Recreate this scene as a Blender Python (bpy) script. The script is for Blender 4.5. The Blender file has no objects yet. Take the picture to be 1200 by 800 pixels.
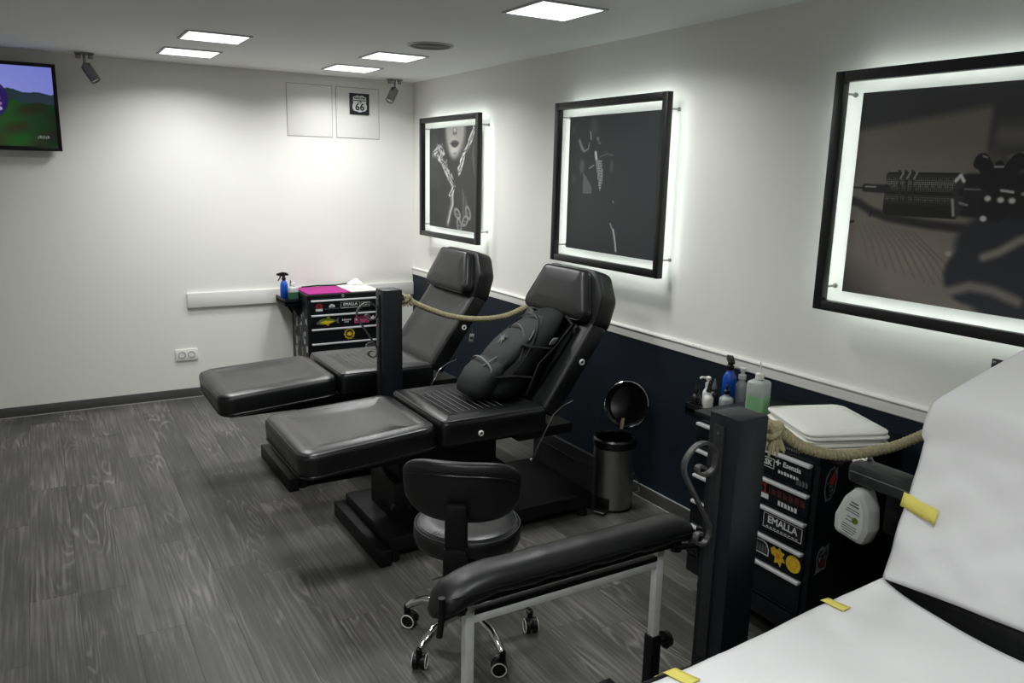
import bpy, bmesh, math, random
import numpy as np
from mathutils import Matrix, Vector, Euler
random.seed(7); np.random.seed(7)
S = bpy.context.scene
COL = S.collection
PI = math.pi

# ------------------------------------------------------------------ camera, world, exposure
W, D, C = 2.627, 5.973, 2.3235          # right wall x, back wall y, ceiling z
LEFT, FRONT = -1.8, -1.5                # the walls behind / left of the camera
cam = bpy.data.cameras.new('camera'); co = bpy.data.objects.new('camera', cam); COL.objects.link(co)
cam.sensor_width = 36.0; cam.lens = 928.156 / 1200 * 36.0; cam.clip_start = .02
yaw, pit, rol = 0.539882551, 0.209232671, 0.0230962714
f = Vector((math.sin(yaw) * math.cos(pit), math.cos(yaw) * math.cos(pit), -math.sin(pit)))
r = Vector((math.cos(yaw), -math.sin(yaw), 0)); u = r.cross(f)
r2 = math.cos(rol) * r + math.sin(rol) * u; u2 = -math.sin(rol) * r + math.cos(rol) * u
co.matrix_world = Matrix(((r2.x, u2.x, -f.x, 0), (r2.y, u2.y, -f.y, 0), (r2.z, u2.z, -f.z, 1.65), (0, 0, 0, 1)))
S.camera = co
wd = bpy.data.worlds.new('world'); S.world = wd; wd.use_nodes = True
wd.node_tree.nodes['Background'].inputs[0].default_value = (.5, .55, .6, 1)
wd.node_tree.nodes['Background'].inputs[1].default_value = .05
S.view_settings.view_transform = 'Standard'; S.view_settings.look = 'None'
S.view_settings.exposure = 0.0; S.view_settings.gamma = 1.0; S.view_settings.use_curve_mapping = False
PANEL_E = 2.2       # ceiling light diffusers, as seen
PANEL_W = 9.4       # light of one ceiling panel, watts
PANEL_SPREAD = math.radians(149)
LED_E = 12.0         # strips behind the picture frames
SCREEN_E = 0.75

# ------------------------------------------------------------------ materials
def lin(c):
    return tuple(((v / 255) / 12.92 if v / 255 <= .04045 else ((v / 255 + .055) / 1.055) ** 2.4) for v in c)
def mat(name, c, rough=.5, metal=0., bump=None, var=.0, vscale=8., spec=.5, emit=None, trans=0., alpha=1., coat=0., rvar=0.):
    m = bpy.data.materials.new(name); m.use_nodes = True
    nt = m.node_tree; b = nt.nodes['Principled BSDF']
    L = lin(c)
    b.inputs['Base Color'].default_value = (*L, 1); b.inputs['Roughness'].default_value = rough
    b.inputs['Metallic'].default_value = metal; b.inputs['Specular IOR Level'].default_value = spec
    b.inputs['Transmission Weight'].default_value = trans; b.inputs['Alpha'].default_value = alpha
    b.inputs['Coat Weight'].default_value = coat
    if emit: b.inputs['Emission Color'].default_value = (*lin(emit[0]), 1); b.inputs['Emission Strength'].default_value = emit[1]
    tc = nt.nodes.new('ShaderNodeTexCoord')
    if var or rvar:
        n = nt.nodes.new('ShaderNodeTexNoise'); n.inputs['Scale'].default_value = vscale; n.inputs['Detail'].default_value = 5
        nt.links.new(tc.outputs['Object'], n.inputs['Vector'])
        if var:
            rp = nt.nodes.new('ShaderNodeMapRange'); rp.inputs['From Min'].default_value = .3; rp.inputs['From Max'].default_value = .7
            rp.inputs['To Min'].default_value = 1 - var; rp.inputs['To Max'].default_value = 1 + var
            mx = nt.nodes.new('ShaderNodeMix'); mx.data_type = 'RGBA'; mx.blend_type = 'MULTIPLY'; mx.inputs[0].default_value = 1
            mx.inputs[6].default_value = (*L, 1)
            nt.links.new(n.outputs['Fac'], rp.inputs['Value']); nt.links.new(rp.outputs[0], mx.inputs[7]); nt.links.new(mx.outputs[2], b.inputs['Base Color'])
        if rvar:
            rr = nt.nodes.new('ShaderNodeMapRange'); rr.inputs['From Min'].default_value = .3; rr.inputs['From Max'].default_value = .7
            rr.inputs['To Min'].default_value = max(.02, rough - rvar); rr.inputs['To Max'].default_value = rough + rvar
            nt.links.new(n.outputs['Fac'], rr.inputs['Value']); nt.links.new(rr.outputs[0], b.inputs['Roughness'])
    if bump:
        n2 = nt.nodes.new('ShaderNodeTexNoise'); n2.inputs['Scale'].default_value = bump[0]; n2.inputs['Detail'].default_value = 3
        nt.links.new(tc.outputs['Object'], n2.inputs['Vector'])
        bp = nt.nodes.new('ShaderNodeBump'); bp.inputs['Strength'].default_value = bump[1]; bp.inputs['Distance'].default_value = .01
        nt.links.new(n2.outputs['Fac'], bp.inputs['Height']); nt.links.new(bp.outputs[0], b.inputs['Normal'])
    return m
def attr_mat(name, rough=.5, emission=0.):
    m = bpy.data.materials.new(name); m.use_nodes = True; nt = m.node_tree; b = nt.nodes['Principled BSDF']
    a = nt.nodes.new('ShaderNodeAttribute'); a.attribute_name = 'print'
    b.inputs['Roughness'].default_value = rough
    if emission:
        b.inputs['Base Color'].default_value = (.01, .01, .01, 1)
        nt.links.new(a.outputs['Color'], b.inputs['Emission Color']); b.inputs['Emission Strength'].default_value = emission
    else:
        nt.links.new(a.outputs['Color'], b.inputs['Base Color'])
    return m
def floor_mat():
    m = bpy.data.materials.new('dark_oak_vinyl'); m.use_nodes = True; nt = m.node_tree; N = nt.nodes.new; b = nt.nodes['Principled BSDF']
    tc = N('ShaderNodeTexCoord'); oi = N('ShaderNodeObjectInfo')
    off = N('ShaderNodeVectorMath'); off.operation = 'SCALE'; off.inputs[0].default_value = (37., 61., 13.)
    nt.links.new(oi.outputs['Random'], off.inputs['Scale'])
    ad = N('ShaderNodeVectorMath'); nt.links.new(tc.outputs['Object'], ad.inputs[0]); nt.links.new(off.outputs[0], ad.inputs[1])
    mp = N('ShaderNodeMapping'); mp.inputs['Scale'].default_value = (6.0, .75, 1); nt.links.new(ad.outputs[0], mp.inputs[0])
    wv = N('ShaderNodeTexNoise'); wv.inputs['Scale'].default_value = 1.0; wv.inputs['Detail'].default_value = 2.; nt.links.new(mp.outputs[0], wv.inputs[0])
    mul = N('ShaderNodeMath'); mul.operation = 'MULTIPLY'; mul.inputs[1].default_value = 125.; nt.links.new(wv.outputs['Fac'], mul.inputs[0])
    sn = N('ShaderNodeMath'); sn.operation = 'SINE'; nt.links.new(mul.outputs[0], sn.inputs[0])   # growth-ring cathedrals
    mp2 = N('ShaderNodeMapping'); mp2.inputs['Scale'].default_value = (95, 2.6, 1); nt.links.new(ad.outputs[0], mp2.inputs[0])
    n2 = N('ShaderNodeTexNoise'); n2.inputs['Scale'].default_value = 1.; n2.inputs['Detail'].default_value = 5.; nt.links.new(mp2.outputs[0], n2.inputs[0])
    mp3 = N('ShaderNodeMapping'); mp3.inputs['Scale'].default_value = (3.2, 1.6, 1); nt.links.new(ad.outputs[0], mp3.inputs[0])
    n3 = N('ShaderNodeTexNoise'); n3.inputs['Scale'].default_value = 1.; n3.inputs['Detail'].default_value = 3.; nt.links.new(mp3.outputs[0], n3.inputs[0])
    mp4 = N('ShaderNodeMapping'); mp4.inputs['Scale'].default_value = (5, 1.8, 1); mp4.inputs['Location'].default_value = (3, 7, 0); nt.links.new(ad.outputs[0], mp4.inputs[0])
    n4 = N('ShaderNodeTexNoise'); n4.inputs['Scale'].default_value = 1.; n4.inputs['Detail'].default_value = 2.; nt.links.new(mp4.outputs[0], n4.inputs[0])
    # combine: 0.5 + 0.16*sin*blot + 0.5*(n2-.5) + .6*(n3-.5) + .25*(rand-.5)
    def mth(op, a, bb):
        x = N('ShaderNodeMath'); x.operation = op
        for i, v in enumerate((a, bb)):
            if isinstance(v, float): x.inputs[i].default_value = v
            else: nt.links.new(v, x.inputs[i])
        return x.outputs[0]
    ring = mth('POWER', mth('MULTIPLY', mth('ADD', sn.outputs[0], 1.), .5), 3.)
    mk = N('ShaderNodeMapRange'); mk.interpolation_type = 'SMOOTHSTEP'; mk.inputs['From Min'].default_value = .45; mk.inputs['From Max'].default_value = .72
    nt.links.new(n4.outputs['Fac'], mk.inputs['Value'])
    t = mth('MULTIPLY', mth('MULTIPLY', ring, mk.outputs[0]), .30)
    t = mth('ADD', t, mth('MULTIPLY', n2.outputs['Fac'], .7)); t = mth('ADD', t, mth('MULTIPLY', n3.outputs['Fac'], .5))
    t = mth('ADD', t, mth('MULTIPLY', oi.outputs['Random'], .12)); t = mth('SUBTRACT', t, .15)
    cr = N('ShaderNodeValToRGB'); e = cr.color_ramp.elements
    e[0].position = .12; e[0].color = (*lin((42, 42, 41)), 1); e[1].position = .9; e[1].color = (*lin((128, 126, 122)), 1)
    k = e.new(.5); k.color = (*lin((77, 76, 74)), 1)
    nt.links.new(t, cr.inputs[0]); nt.links.new(cr.outputs[0], b.inputs['Base Color'])
    b.inputs['Roughness'].default_value = .42; b.inputs['Specular IOR Level'].default_value = .4
    bp = N('ShaderNodeBump'); bp.inputs['Strength'].default_value = .12; bp.inputs['Distance'].default_value = .002
    nt.links.new(t, bp.inputs['Height']); nt.links.new(bp.outputs[0], b.inputs['Normal'])
    return m

WALL = mat('white_wall_paint', (232, 231, 226), .85, bump=(160, .06), var=.015, vscale=1.5, spec=.2)
CEIL = mat('ceiling_paint', (236, 237, 236), .9, var=.015, vscale=1.2, spec=.2)
TRIMW = mat('white_trim_gloss', (226, 225, 221), .45, spec=.4)
NAVY = mat('navy_dado_paint', (24, 32, 42), .6, bump=(120, .05), var=.06, vscale=2., spec=.25)
SKIRT = mat('grey_skirting', (74, 74, 73), .45, var=.08, vscale=30, bump=(40, .05))
SKIRTEDGE = mat('pale_seam', (170, 170, 168), .5)
SLAB = mat('floor_joint', (34, 34, 33), .8)
OAK = floor_mat()
VINYL = mat('black_vinyl', (15, 16, 17), .33, bump=(260, .05), rvar=.05, vscale=5, spec=.6)
VINYL2 = mat('black_vinyl_matte', (16, 17, 18), .40, bump=(260, .05), rvar=.05, vscale=6, spec=.5)
PIPING = mat('black_piping', (15, 15, 16), .3)
STITCH = mat('grey_stitching', (96, 98, 98), .6)
BLACKM = mat('black_powder_coat', (9, 9, 11), .5, bump=(300, .04), spec=.3)
BLACKP = mat('black_plastic', (9, 9, 10), .4, spec=.35)
POSTM = mat('post_black_paint', (18, 21, 26), .45, bump=(220, .05), spec=.4)
IRON = mat('wrought_iron', (84, 84, 83), .45, .5, bump=(60, .25), var=.15, vscale=30)
CHROME = mat('chrome', (225, 226, 228), .1, 1., rvar=.04, vscale=20)
STEEL = mat('brushed_steel', (150, 150, 148), .3, .9)
SATIN = mat('dark_satin_steel', (136, 136, 134), .2, 1.)
ALU = mat('satin_aluminium', (228, 229, 230), .32, .35, rvar=.05)
TUBE = mat('zinc_tube', (226, 228, 228), .36, .35, var=.08, vscale=25)
CHESTM = mat('tool_chest_black', (9, 12, 17), .42, bump=(350, .05), spec=.3)
FRAMEM = mat('black_frame_wood', (17, 18, 19), .42, bump=(90, .1), var=.2, vscale=40)
LED = mat('led_white', (255, 255, 255), .5, emit=((238, 250, 246), LED_E))
LAMP = mat('lamp_diffuser', (255, 255, 255), .5, emit=((250, 252, 255), PANEL_E))
LAMPF = mat('lamp_frame', (190, 191, 190), .5)
GRILLE = mat('speaker_grille', (134, 135, 134), .7, var=.1, vscale=200)
WPLASTIC = mat('white_plastic', (232, 232, 228), .4)
PAPER = mat('white_paper', (229, 229, 230), .8, bump=(9, .35), spec=.2)
TOWEL = mat('white_towel', (238, 238, 230), .9, bump=(200, .25), spec=.1)
TAPE = mat('yellow_masking_tape', (226, 214, 104), .7, bump=(90, .3), var=.06, vscale=40)
ROPE = mat('hemp_rope', (168, 160, 128), .9, bump=(220, .5), var=.18, vscale=60, spec=.1)
NYLON = mat('black_nylon', (15, 16, 18), .75, bump=(420, .35), var=.15, vscale=10, spec=.3)
NYLON2 = mat('black_ripstop', (21, 22, 25), .6, bump=(420, .3), var=.1, vscale=10, spec=.35)
PINK = mat('magenta_paper', (158, 44, 124), .8, spec=.2)
RED = mat('sticker_red', (140, 34, 38), .5)
YEL = mat('sticker_yellow', (214, 184, 32), .5, var=.12, vscale=90)
WHT = mat('sticker_white', (214, 216, 216), .5)
GRYS = mat('sticker_grey', (92, 94, 96), .5, var=.3, vscale=120)
BLK = mat('sticker_black', (10, 11, 13), .5)
GRN = mat('sticker_green', (96, 122, 40), .5, var=.2, vscale=90)
PNK = mat('sticker_pink', (176, 62, 112), .5)
DRED = mat('sticker_dark_red', (74, 20, 26), .5)
ORNG = mat('sticker_orange', (220, 132, 30), .5)
BLUEB = mat('blue_bottle', (14, 78, 178), .2, spec=.5, coat=.3)
CLEARP = mat('frosted_clear_plastic', (205, 212, 210), .22, trans=.35)
GREENL = mat('green_liquid', (138, 190, 140), .3, trans=.1)
DGREEN = mat('dark_green_liquid', (52, 92, 66), .3)
DARKB = mat('dark_ink', (34, 30, 28), .25)
BAG = mat('black_bin_liner', (8, 8, 9), .3)
STRAP = mat('beige_strap', (168, 154, 122), .7)

# ------------------------------------------------------------------ mesh builder
def inset_poly(P, d):
    n = len(P); out = []
    for i in range(n):
        a, b, c = Vector(P[i - 1]), Vector(P[i]), Vector(P[(i + 1) % n])
        e1 = (b - a).normalized(); e2 = (c - b).normalized()
        n1 = Vector((-e1.y, e1.x)); n2 = Vector((-e2.y, e2.x))
        k = 1 + n1.dot(n2)
        out.append(b + (n1 + n2) * (d / k))
    return out
def round_poly(P, rad, seg=5):
    n = len(P); out = []
    for i in range(n):
        a, b, c = Vector(P[i - 1]), Vector(P[i]), Vector(P[(i + 1) % n])
        d1 = (a - b); d2 = (c - b); l = min(d1.length, d2.length) * .48
        ang = d1.angle(d2); t = min(rad / math.tan(ang / 2), l); rr = t * math.tan(ang / 2)
        p1 = b + d1.normalized() * t; p2 = b + d2.normalized() * t
        ce = b + (d1.normalized() + d2.normalized()).normalized() * (rr / math.sin(ang / 2))
        v1 = p1 - ce; v2 = p2 - ce; tot = v1.angle_signed(v2) if v1.length > 1e-9 else 0
        for k in range(seg + 1):
            th = -tot * k / seg
            out.append(ce + Vector((v1.x * math.cos(th) - v1.y * math.sin(th), v1.x * math.sin(th) + v1.y * math.cos(th))))
    return out
def rect(w, l): return [(-w / 2, -l / 2), (w / 2, -l / 2), (w / 2, l / 2), (-w / 2, l / 2)]
def T(x=0, y=0, z=0): return Matrix.Translation((x, y, z))
def R(a, ax): return Matrix.Rotation(a, 4, ax)
class G:
    def __init__(s): s.bm = bmesh.new(); s.mi = 0; s.M = Matrix.Identity(4)
    def v(s, p): return s.bm.verts.new(s.M @ Vector(p))
    def f(s, vs):
        try:
            x = s.bm.faces.new(vs); x.material_index = s.mi; x.smooth = True; return x
        except ValueError: return None
    def rings(s, rr, cap0=True, cap1=True, closed=True):
        vr = [[s.v(p) for p in ring] for ring in rr]; n = len(vr[0])
        for a, b in zip(vr, vr[1:]):
            for i in range(n if closed else n - 1):
                j = (i + 1) % n; s.f((a[i], a[j], b[j], b[i]))
        if cap0: s.f(list(reversed(vr[0])))
        if cap1: s.f(vr[-1])
        return s
    def box(s, c, d, bev=0., seg=2, M=None):
        old = s.M
        if M is not None: s.M = old @ M
        t = bmesh.new(); bmesh.ops.create_cube(t, size=1.)
        for q in t.verts: q.co = Vector((q.co.x * d[0], q.co.y * d[1], q.co.z * d[2]))
        if bev: bmesh.ops.bevel(t, geom=t.edges[:], offset=min(bev, min(d) * .49), segments=seg, affect='EDGES', profile=.5)
        mp = {q: s.v(q.co + Vector(c)) for q in t.verts}
        for fc in t.faces: s.f([mp[q] for q in fc.verts])
        t.free(); s.M = old; return s
    def b2(s, x0, x1, y0, y1, z0, z1, bev=0., seg=2):
        return s.box(((x0 + x1) / 2, (y0 + y1) / 2, (z0 + z1) / 2), (abs(x1 - x0), abs(y1 - y0), abs(z1 - z0)), bev, seg)
    def cyl(s, p0, p1, r0, r1=None, seg=16):
        return s.tube([p0, p1], [r0, r0 if r1 is None else r1], seg)
    def tube(s, pts, rad, seg=8, closed=False, sq=None):
        P = [Vector(p) for p in pts]; n = len(P)
        rad = rad if isinstance(rad, (list, tuple)) else [rad] * n
        tg = []
        for i in range(n):
            a = P[(i - 1) % n] if closed or i else P[i]; b = P[(i + 1) % n] if closed or i < n - 1 else P[i]
            tg.append((b - a).normalized())
        up = Vector((0, 0, 1)) if abs(tg[0].z) < .9 else Vector((0, 1, 0))
        nx = tg[0].cross(up).normalized(); rr = []
        for i in range(n):
            nx = (nx - tg[i] * nx.dot(tg[i])).normalized(); by = tg[i].cross(nx)
            if sq: ring = [P[i] + nx * a * sq[0] + by * b * sq[1] for a, b in ((-1, -1), (1, -1), (1, 1), (-1, 1))]
            else: ring = [P[i] + (nx * math.cos(2 * PI * k / seg) + by * math.sin(2 * PI * k / seg)) * rad[i] for k in range(seg)]
            rr.append(ring)
        if closed:
            rr.append(rr[0]); return s.rings(rr, False, False)
        return s.rings(rr)
    def lathe(s, prof, c=(0, 0, 0), seg=24, cap0=True, cap1=True):
        return s.rings([[(c[0] + q * math.cos(2 * PI * k / seg), c[1] + q * math.sin(2 * PI * k / seg), c[2] + z) for k in range(seg)] for q, z in prof], cap0, cap1)
    def pillow(s, P, rad, prof, M=None, seg=5):
        old = s.M
        if M is not None: s.M = old @ M
        rr = []
        for d, z in prof:
            ring = round_poly(inset_poly(P, d), max(rad - d, .003), seg); rr.append([(q.x, q.y, z) for q in ring])
        s.rings(rr); s.M = old; return s
    def prism(s, P, z0, z1, M=None):
        old = s.M
        if M is not None: s.M = old @ M
        s.rings([[(q[0], q[1], z0) for q in P], [(q[0], q[1], z1) for q in P]]); s.M = old; return s
    def grid(s, nx, ny, fn):
        V = [[s.v(fn(i / nx, j / ny)) for i in range(nx + 1)] for j in range(ny + 1)]
        for j in range(ny):
            for i in range(nx): s.f((V[j][i], V[j][i + 1], V[j + 1][i + 1], V[j + 1][i]))
        return s
    def ball(s, c, rx, ry=None, rz=None, seg=12, rg=8):
        ry = rx if ry is None else ry; rz = rx if rz is None else rz; rr = []
        for j in range(1, rg):
            a = -PI / 2 + PI * j / rg
            rr.append([(c[0] + rx * math.cos(a) * math.cos(2 * PI * k / seg), c[1] + ry * math.cos(a) * math.sin(2 * PI * k / seg), c[2] + rz * math.sin(a)) for k in range(seg)])
        return s.rings(rr)
    def text(s, body, size, M, ext=.0006, bold=0.):
        cu = bpy.data.curves.new('t', 'FONT'); cu.body = body; cu.size = size; cu.align_x = 'CENTER'; cu.align_y = 'CENTER'; cu.extrude = ext; cu.resolution_u = 2; cu.offset = bold
        o = bpy.data.objects.new('t', cu); COL.objects.link(o)
        dg = bpy.context.evaluated_depsgraph_get(); dg.update(); me = o.evaluated_get(dg).to_mesh()
        old = s.M; s.M = old @ M
        mp = [s.v(q.co) for q in me.vertices]
        for p in me.polygons: s.f([mp[i] for i in p.vertices])
        s.M = old; o.evaluated_get(dg).to_mesh_clear(); bpy.data.objects.remove(o); bpy.data.curves.remove(cu); return s
    def obj(s, name, mats, parent=None, ang=40, loc=None):
        me = bpy.data.meshes.new(name); bmesh.ops.recalc_face_normals(s.bm, faces=s.bm.faces); s.bm.to_mesh(me); s.bm.free()
        for m in (mats if isinstance(mats, (list, tuple)) else [mats]): me.materials.append(m)
        me.set_sharp_from_angle(angle=math.radians(ang))
        o = bpy.data.objects.new(name, me); COL.objects.link(o)
        if parent: o.parent = parent
        if loc: o.location = loc
        return o
def thing(name, label, cat, loc=(0, 0, 0), rz=0., group=None):
    o = bpy.data.objects.new(name, None); COL.objects.link(o); o.location = loc; o.rotation_euler = (0, 0, rz); o.empty_display_size = .05
    o['label'] = label; o['category'] = cat
    if group: o['group'] = group
    return o
def tag(o, label, cat, group=None):
    o['label'] = label; o['category'] = cat
    if group: o['group'] = group
    return o
def struct(o): o['kind'] = 'structure'; return o
def lab(o, l): o['label'] = l; return o
def printed(name, img, fn, m, parent):
    """img: array [h,w,3] 0-255; fn(u,v)->xyz, v measured downwards"""
    h, w, _ = img.shape; vs = [fn(i / (w - 1), j / (h - 1)) for j in range(h) for i in range(w)]
    fs = [(j * w + i, (j + 1) * w + i, (j + 1) * w + i + 1, j * w + i + 1) for j in range(h - 1) for i in range(w - 1)]
    me = bpy.data.meshes.new(name); me.from_pydata(vs, [], fs); me.materials.append(m)
    a = me.color_attributes.new('print', 'FLOAT_COLOR', 'POINT'); q = np.clip(img.reshape(-1, 3) / 255., 0, 1)
    L = np.where(q <= .04045, q / 12.92, ((q + .055) / 1.055) ** 2.4)
    a.data.foreach_set('color', np.concatenate([L, np.ones((len(L), 1))], 1).astype(np.float32).ravel())
    o = bpy.data.objects.new(name, me); COL.objects.link(o); o.parent = parent; return o

# ------------------------------------------------------------------ room shell
g = G(); g.b2(LEFT, W, FRONT, D, -.06, -.004); floor = struct(g.obj('floor', SLAB))
pw, pl, gap = .165, 1.22, .0009
x = LEFT; row = 0; full = None
while x < W - .005:
    x1 = min(x + pw, W); y = FRONT - random.uniform(0, pl)
    while y < D:
        a, b = max(y, FRONT), min(y + pl, D); y += pl
        if b - a < .03: continue
        isfull = b - a > pl - .001 and x1 - x > pw - .001
        if isfull and full: o = bpy.data.objects.new('plank', full); COL.objects.link(o)
        else:
            g = G(); g.box((0, 0, 0), (x1 - x - gap, b - a - gap, .004)); o = g.obj('plank', OAK)
            if isfull: full = o.data
        o.parent = floor; o.location = ((x + x1) / 2, (a + b) / 2, -.002)
    x = x1; row += 1
g = G(); g.b2(LEFT, W, FRONT, D, C, C + .06); struct(g.obj('ceiling', CEIL))
g = G(); g.b2(LEFT - .1, W + .1, D, D + .1, -.06, C + .06); wall_back = struct(g.obj('wall_back', WALL))
g = G(); g.b2(W, W + .1, FRONT - .1, D + .1, -.06, C + .06); wall_right = struct(g.obj('wall_right', WALL))
g = G(); g.b2(LEFT - .1, LEFT, FRONT - .1, D + .1, -.06, C + .06); struct(g.obj('wall_left', WALL))
g = G(); g.b2(LEFT - .1, W + .1, FRONT - .1, FRONT, -.06, C + .06); struct(g.obj('wall_front', WALL))
g = G(); g.b2(W - .012, W, FRONT, D, .0, .835); lab(g.obj('dado_panel', NAVY, wall_right), 'dark navy lower wall panel')
# chair rail, moulded in three bands
g = G(); prof = [(0, 0), (.012, 0), (.016, .004), (.016, .036), (.013, .040), (.019, .044), (.022, .050), (.019, .056), (.006, .060), (0, .060)]
g.rings([[(W - a, yy, .823 + b) for a, b in prof] for yy in (FRONT, D - .002)]); struct(g.obj('trim_1', TRIMW, ang=25))
# white bumper board on the back wall
g = G(); g.b2(.872, W - .014, D - .022, D, .658, .764, .003); struct(g.obj('trim_2', TRIMW))
for nm, bx in (('baseboard_back', (LEFT, W, D - .014, D)), ('baseboard_right', (W - .026, W, FRONT, D)), ('baseboard_left', (LEFT, LEFT + .014, FRONT, D))):
    g = G(); g.b2(*bx, 0, .068, .002); o = struct(g.obj(nm, SKIRT))
    g = G(); g.mi = 0
    if nm == 'baseboard_back': g.b2(bx[0], bx[1], bx[2] - .004, bx[2], 0, .004)
    elif nm == 'baseboard_right': g.b2(bx[0] - .001, bx[0] + .008, bx[2], bx[3], .068, .072); g.b2(bx[0] - .004, bx[0], bx[2], bx[3], 0, .004)
    else: g.b2(bx[1], bx[1] + .004, bx[2], bx[3], 0, .004)
    lab(g.obj('sealing_strip', SKIRTEDGE, o), 'pale sealing line along the skirting')
# access panels in the back wall
for x0, x1 in ((1.632, 1.966), (2.0, 2.335)):
    g = G(); g.b2(x0, x1, D - .004, D, 1.884, 2.25, .002)
    p = lab(g.obj('access_panel', WALL, wall_back), 'flush white painted access panel')
    g = G(); 
    for a in ((x0 - .004, x0, 1.880, 2.254), (x1, x1 + .004, 1.880, 2.254), (x0, x1, 1.880, 1.884), (x0, x1, 2.25, 2.254)): g.b2(a[0], a[1], D - .0012, D, a[2], a[3])
    g.obj('panel_joint', mat('joint_grey', (158, 158, 153), .9), p)

# ------------------------------------------------------------------ ceiling lights
def ceiling_light(x, y, label, s=.3):
    t = thing('ceiling_light', label, 'ceiling light', (x, y, C), 0, 'square ceiling light panels')
    g = G(); h = s / 2
    for a in ((-h - .014, -h, -h - .014, h + .014), (h, h + .014, -h - .014, h + .014), (-h, h, -h - .014, -h), (-h, h, h, h + .014)): g.b2(*a, -.007, 0, .002)
    g.obj('frame', LAMPF, t)
    g = G(); g.b2(-h, h, -h, h, -.005, 0); lab(g.obj('diffuser', LAMP, t), 'glowing white diffuser')
    L = bpy.data.lights.new('panel_light', 'AREA'); L.shape = 'SQUARE'; L.size = s * .94; L.energy = PANEL_W; L.color = (.985, 1., .985); L.spread = PANEL_SPREAD
    lo = bpy.data.objects.new('panel_light', L); COL.objects.link(lo); lo.parent = t; lo.location = (0, 0, -.009)
ceiling_light(.885, 5.37, 'lit square ceiling panel nearest the back wall, on the left of the room')
ceiling_light(.9, 4.66, 'lit square ceiling panel at left, second one from the back wall')
ceiling_light(1.935, 5.43, 'lit square ceiling panel nearest the right back corner')
ceiling_light(1.945, 4.72, 'lit square ceiling panel between the corner panel and the round grille')
ceiling_light(1.95, 2.97, 'largest looking lit ceiling panel, at the top edge of the photo')
ceiling_light(-.15, 1.35, 'added fill light panel out of view to the left of the camera')  # unseen panel added to brighten the backrest paper from the left
ceiling_light(.9, 2.97, 'lit ceiling panel just out of view above the middle of the floor')
ceiling_light(-.15, .45, 'second added fill light panel out of view at the far left behind the camera')  # another added lamp outside the view, more fill from the left
ceiling_light(.9, .5, 'lit ceiling panel out of view above and ahead of the camera')
t = thing('ceiling_speaker', 'round grey grille set flush in the ceiling beside the light panels', 'ceiling speaker', (1.935, 4.17, C))
g = G(); g.lathe([(.128, 0), (.128, -.004), (.118, -.008), (.112, -.006)], seg=40, cap0=False, cap1=False); g.obj('rim', LAMPF, t)
g = G(); g.lathe([(.0, -.007), (.06, -.0065), (.112, -.005)], seg=40, cap0=False, cap1=False)
for rr in (.03, .05, .07, .09, .105): g.tube([(rr * math.cos(2 * PI * k / 32), rr * math.sin(2 * PI * k / 32), -.0072) for k in range(32)], .0016, 5, True)
g.obj('grille', GRILLE, t)
def spot(x, y, lean, label):
    t = thing('spotlight', label, 'spotlight', (x, y, C), 0, 'chrome ceiling spotlights')
    g = G(); g.b2(-.055, .055, -.03, .03, -.012, 0, .004); g.b2(-.05, -.02, -.02, .02, -.035, -.01, .003); g.cyl((.035, 0, -.035), (.035, 0, -.01), .014); g.obj('mount', SATIN, t)
    g = G(); g.cyl((0, 0, -.07), (0, 0, -.01), .008, seg=10); g.ball((0, 0, -.07), .013); g.obj('stem', SATIN, t)
    M = T(0, 0, -.07) @ R(-lean, 'Y') @ R(-.3, 'X')
    g = G(); g.M = M; g.lathe([(.0, -.005), (.028, -.006), (.031, -.012), (.031, -.115), (.027, -.118), (.026, -.105), (.0, -.1)], seg=24, cap0=False, cap1=False); h = g.obj('lamp_head', SATIN, t)
    g = G(); g.M = M; g.lathe([(.0, -.104), (.025, -.108)], cap0=False, cap1=False); g.obj('bulb', WPLASTIC, h)
spot(.343, 5.84, .5, 'chrome spotlight tilted right, on the ceiling beside the television')
spot(2.416, 5.84, -.55, 'chrome spotlight tilted left, on the ceiling beside the route sign')

# ------------------------------------------------------------------ television
TY = 5.89
tv = thing('television', 'black flat television showing green hills, on the back wall', 'television', (-.285, TY, 1.72))
sx, sz = .93, .525
g = G(); bz = .022
for a in ((-sx / 2, -sx / 2 + bz, 0, sz), (sx / 2 - bz, sx / 2, 0, sz), (-sx / 2 + bz, sx / 2 - bz, sz - bz, sz), (-sx / 2 + bz, sx / 2 - bz, 0, bz + .004)): g.b2(a[0], a[1], -.004, .02, a[2], a[3], .002)
g.obj('bezel', BLACKP, tv)
g = G(); g.b2(-sx / 2 + .004, sx / 2 - .004, .012, .045, .004, sz - .004, .004); g.b2(-.1, .1, .04, D - TY - .002, .18, .36); g.obj('housing', BLACKP, tv)
h_, w_ = 110, 190
U, V = np.meshgrid(np.linspace(0, 1, w_), np.linspace(0, 1, h_)); img = np.zeros((h_, w_, 3))
nz = lambda s, a=0: (np.sin(U * s * 3.1 + V * s * 1.7 + a) + np.sin(U * s * 1.3 - V * s * 2.9 + 2 * a) + np.sin((U + V) * s * 2.3 + np.sin(V * s + a) * 2)) / 3
sky = np.stack([150 - 25 * U + 20 * V, 160 - 28 * U + 20 * V, 228 - 8 * U + 0 * V], -1)
hor = .20 + .12 * U + .012 * np.sin(U * 40) + .02 * np.sin(U * 9)
grass = np.stack([30 + 18 * nz(9) + 14 * (1 - U), 62 + 22 * nz(8, 1) + 22 * V * (1 - U), 26 + 8 * nz(11, 2)], -1) * (1 - .5 * np.clip((U - .72) * 3, 0, 1))[..., None]
far = np.stack([34 + 0 * U, 52 + 0 * U, 62 + 0 * U], -1)
img = np.where((V < hor)[..., None], sky, np.where((V < hor + .13)[..., None], far, grass))
bl = ((U - .60) / .125) ** 2 + ((V - .42) / .25) ** 2 < 1
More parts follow.
